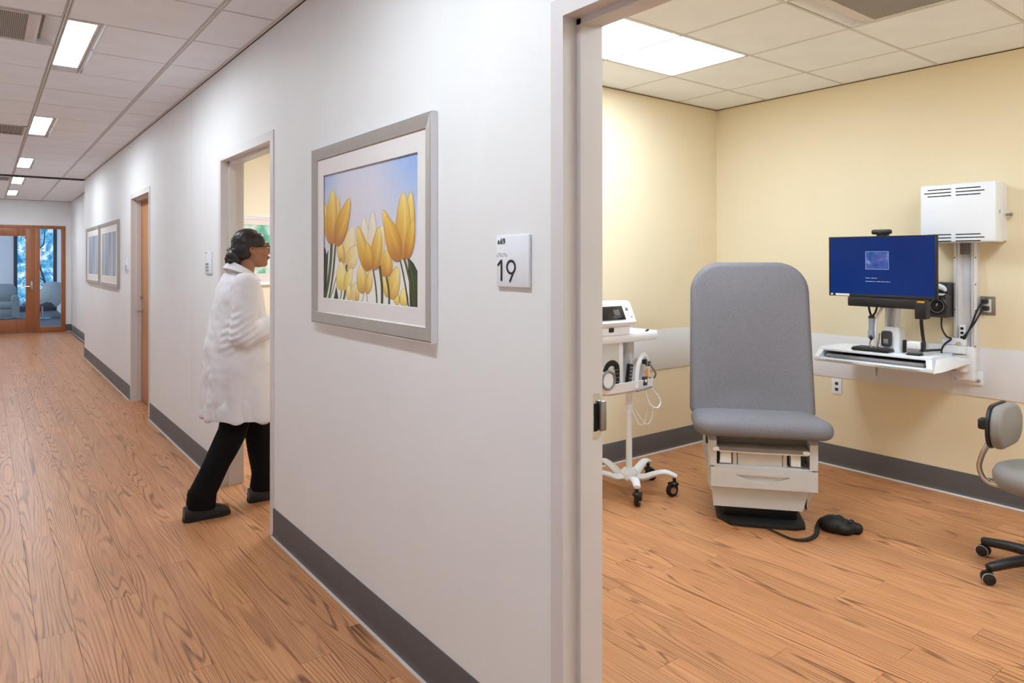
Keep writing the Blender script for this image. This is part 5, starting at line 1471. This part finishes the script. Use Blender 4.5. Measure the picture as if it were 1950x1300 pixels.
# trim the cap so the face, ear and neck stay bare
bmh = bmesh.new(); bmh.from_mesh(hv_)
for v in bmh.verts:
    x, y, z = v.co.x - hd.x, v.co.y, v.co.z - hd.z
    n_ = mnoise.noise(Vector((x * 30, y * 60, z * 60))) * .0025
    v.co += v.normal * n_
bmh.to_mesh(hv_); bmh.free()
ho_ = obj('hair', hv_, hair_m, pe)
obj('hair_bun', voxel_mesh('hair_bun', bun, .005, 1), hair_m, ho_)
obj('hair_tie', MB().torus(hp(-.085, 0, -.042), .026, .006, 20, 8, 'x'), M['charcoal_plastic'], ho_)
# glasses
gm = MB()
for sg in (-1, 1):
    fr_ = [hp(.112, sg * .033 + a_, .004 + b_) for a_, b_ in rrect(.044, .032, .012, 4)]
    gm.tube(fr_ + fr_[:1], .0022, 6)
    gm.tube([hp(.110, sg * .055, .012), hp(.095, sg * .068, .012), hp(.02, sg * .082, .010), hp(-.012, sg * .083, .006), hp(-.024, sg * .080, -.010)], .0024, 6, smooth=4)
gm.tube([hp(.112, -.011, .008), hp(.116, 0, .012), hp(.112, .011, .008)], .002, 6, smooth=3)
go = obj('glasses', gm, M['dark_plastic'], pe)
for sg in (-1, 1): obj('lens', MB().loft([[hp(.1118 + d_, sg * .033 + a_, .004 + b_) for a_, b_ in rrect(.040, .028, .010, 4)] for d_ in (0, .001)]), M['glass'], go)
def push(me, f):
    """move every vertex along its normal by f(position)"""
    co = [v.co.copy() for v in me.vertices]; no = [v.normal.copy() for v in me.vertices]
    flat = []
    for c_, n_ in zip(co, no): flat.extend(c_ + n_ * f(c_))
    me.vertices.foreach_set('co', flat); me.update()
# trousers
tm_ = MB()
tm_.ell((.015, 0, .88), (.125, .175, .12))
for h, k, an in ((hipR, kneeR, ankR), (hipL, kneeL, ankL)):
    cap(tm_, h, k, .098, .080); cap(tm_, k, (an[0], an[1], .145), .080, .074)
    bot = Vector((an[0] - .008, an[1], .06)); tm_.cyl((an[0], an[1], .16), tuple(bot), .078, .080, 20)
me_ = voxel_mesh('trousers', tm_, .007, 6)
push(me_, lambda c_: mnoise.noise(Vector((c_.x * 9, c_.y * 9, c_.z * 5))) * .008)
obj('trousers', me_, trous_m, pe)
# shoes
for an, sgn in ((ankR, -1), (ankL, 1)):
    x0, y0 = an[0] - .095, an[1]
    rings = []
    for t, wd, h0 in ((0, .030, .07), (.03, .036, .085), (.10, .039, .085), (.14, .042, .07), (.19, .046, .052), (.225, .040, .040), (.243, .026, .030)):
        rings.append([(x0 + t, y0 + wd * math.cos(a_), .016 + (h0 * (math.sin(a_) if math.sin(a_) > 0 else 0) ** .8) - (.0 if math.sin(a_) > 0 else .004)) for a_ in [2 * math.pi * j / 16 for j in range(16)]])
    sh = obj('shoe', MB().loft(rings), shoe_m, pe)
    out = [(x0 + t, wd) for t, wd in ((-.004, .022), (.02, .036), (.10, .038), (.15, .044), (.20, .048), (.232, .040), (.250, .022))]
    oo = [(x, y0 + w_) for x, w_ in out] + [(x, y0 - w_) for x, w_ in reversed(out)]
    obj('sole', MB().loft([[(x, y, .0) for x, y in oo], [(x, y, .022) for x, y in oo]]), M['rubber'], sh)
    obj('lace_bow', MB().tube([(x0 + .135, y0 - .02, .085), (x0 + .15, y0, .088), (x0 + .135, y0 + .02, .085)], .004, 6, smooth=3).tube([(x0 + .15, y0, .085), (x0 + .172, y0 - .022, .074), (x0 + .155, y0 - .028, .076)], .003, 6, smooth=3), M['charcoal_plastic'], sh)
# lab coat
ct = MB()
def ring(z, cx, a_, b_, tilt=0.0, k=2.3, n=36):
    out = []
    for j in range(n):
        an = 2 * math.pi * j / n; c_, s_ = math.cos(an), math.sin(an)
        q = (abs(c_) ** k + abs(s_) ** k) ** (-1 / k)
        out.append((cx + a_ * c_ * q, b_ * s_ * q, z + tilt * c_))
    return out
outer = [(1.412, .018, .064, .068), (1.385, .012, .085, .105), (1.355, .006, .105, .165), (1.30, .005, .122, .195), (1.20, .002, .140, .200), (1.10, -.006, .155, .200), (.98, -.010, .175, .212), (.86, .0, .195, .228), (.72, .010, .212, .240), (.60, .018, .226, .250), (.545, .020, .230, .252)]
inner = [(.545, .020, .218, .240), (.62, .018, .212, .236), (.70, .012, .19, .22)]
rings = [ring(z, cx, a_, b_, -.012 if z < .65 else (-.035 if z > 1.4 else (-.02 if z > 1.37 else 0))) for z, cx, a_, b_ in outer] + [ring(z, cx, a_, b_, -.012) for z, cx, a_, b_ in inner]
ct.loft(rings)
for s_, e_, w_ in ((shR, elR, wrR), (shL, elL, wrL)):
    ct.ell((s_[0], s_[1] * .93, s_[2] - .005), (.085, .075, .075))
    cap(ct, s_, e_, .078, .074); cap(ct, e_, tuple(Vector(w_) - (Vector(w_) - Vector(e_)).normalized() * .03), .074, .058)
cm_ = voxel_mesh('lab_coat', ct, .0075, 7)
def coat_fold(c_):
    low = max(0, min(1, (1.0 - c_.z) / .45))
    an = math.atan2(c_.y, c_.x)
    d_ = low * .012 * math.sin(an * 9 + 2 * mnoise.noise(Vector((c_.x * 4, c_.y * 4, c_.z * 2))) * 2)
    d_ += .010 * mnoise.noise(Vector((c_.x * 7 + c_.z * 3, c_.y * 7, c_.z * 9))) + .004 * mnoise.noise(Vector((c_.x * 22, c_.y * 22, c_.z * 26)))
    for e_ in (Vector(elR), Vector(elL)):
        dd = (c_ - e_).length
        if dd < .17: d_ += .007 * (1 - dd / .17) * math.sin((c_.z - .6 * c_.x) * 150)
    return d_
push(cm_, coat_fold)
co_ = obj('lab_coat', cm_, coat_m, pe)
# collar, lapels and the hem seam
cl2 = MB()
cr_ = []
for j in range(25):
    an = R(-150 + 300 * j / 24) + math.pi
    x, y = .022 + .074 * math.cos(an), .078 * math.sin(an)
    tz = -.042 * math.cos(an)
    q_ = lambda ra, rb, z_: (.018 + ra * math.cos(an), rb * math.sin(an), z_ + tz)
    cr_.append([q_(.069, .073, 1.400), q_(.066, .070, 1.436), q_(.074, .080, 1.438), q_(.108, .122, 1.398), q_(.104, .118, 1.391), q_(.076, .082, 1.424)])
cl2.loft(cr_)
obj('collar', cl2, coat_m, co_)
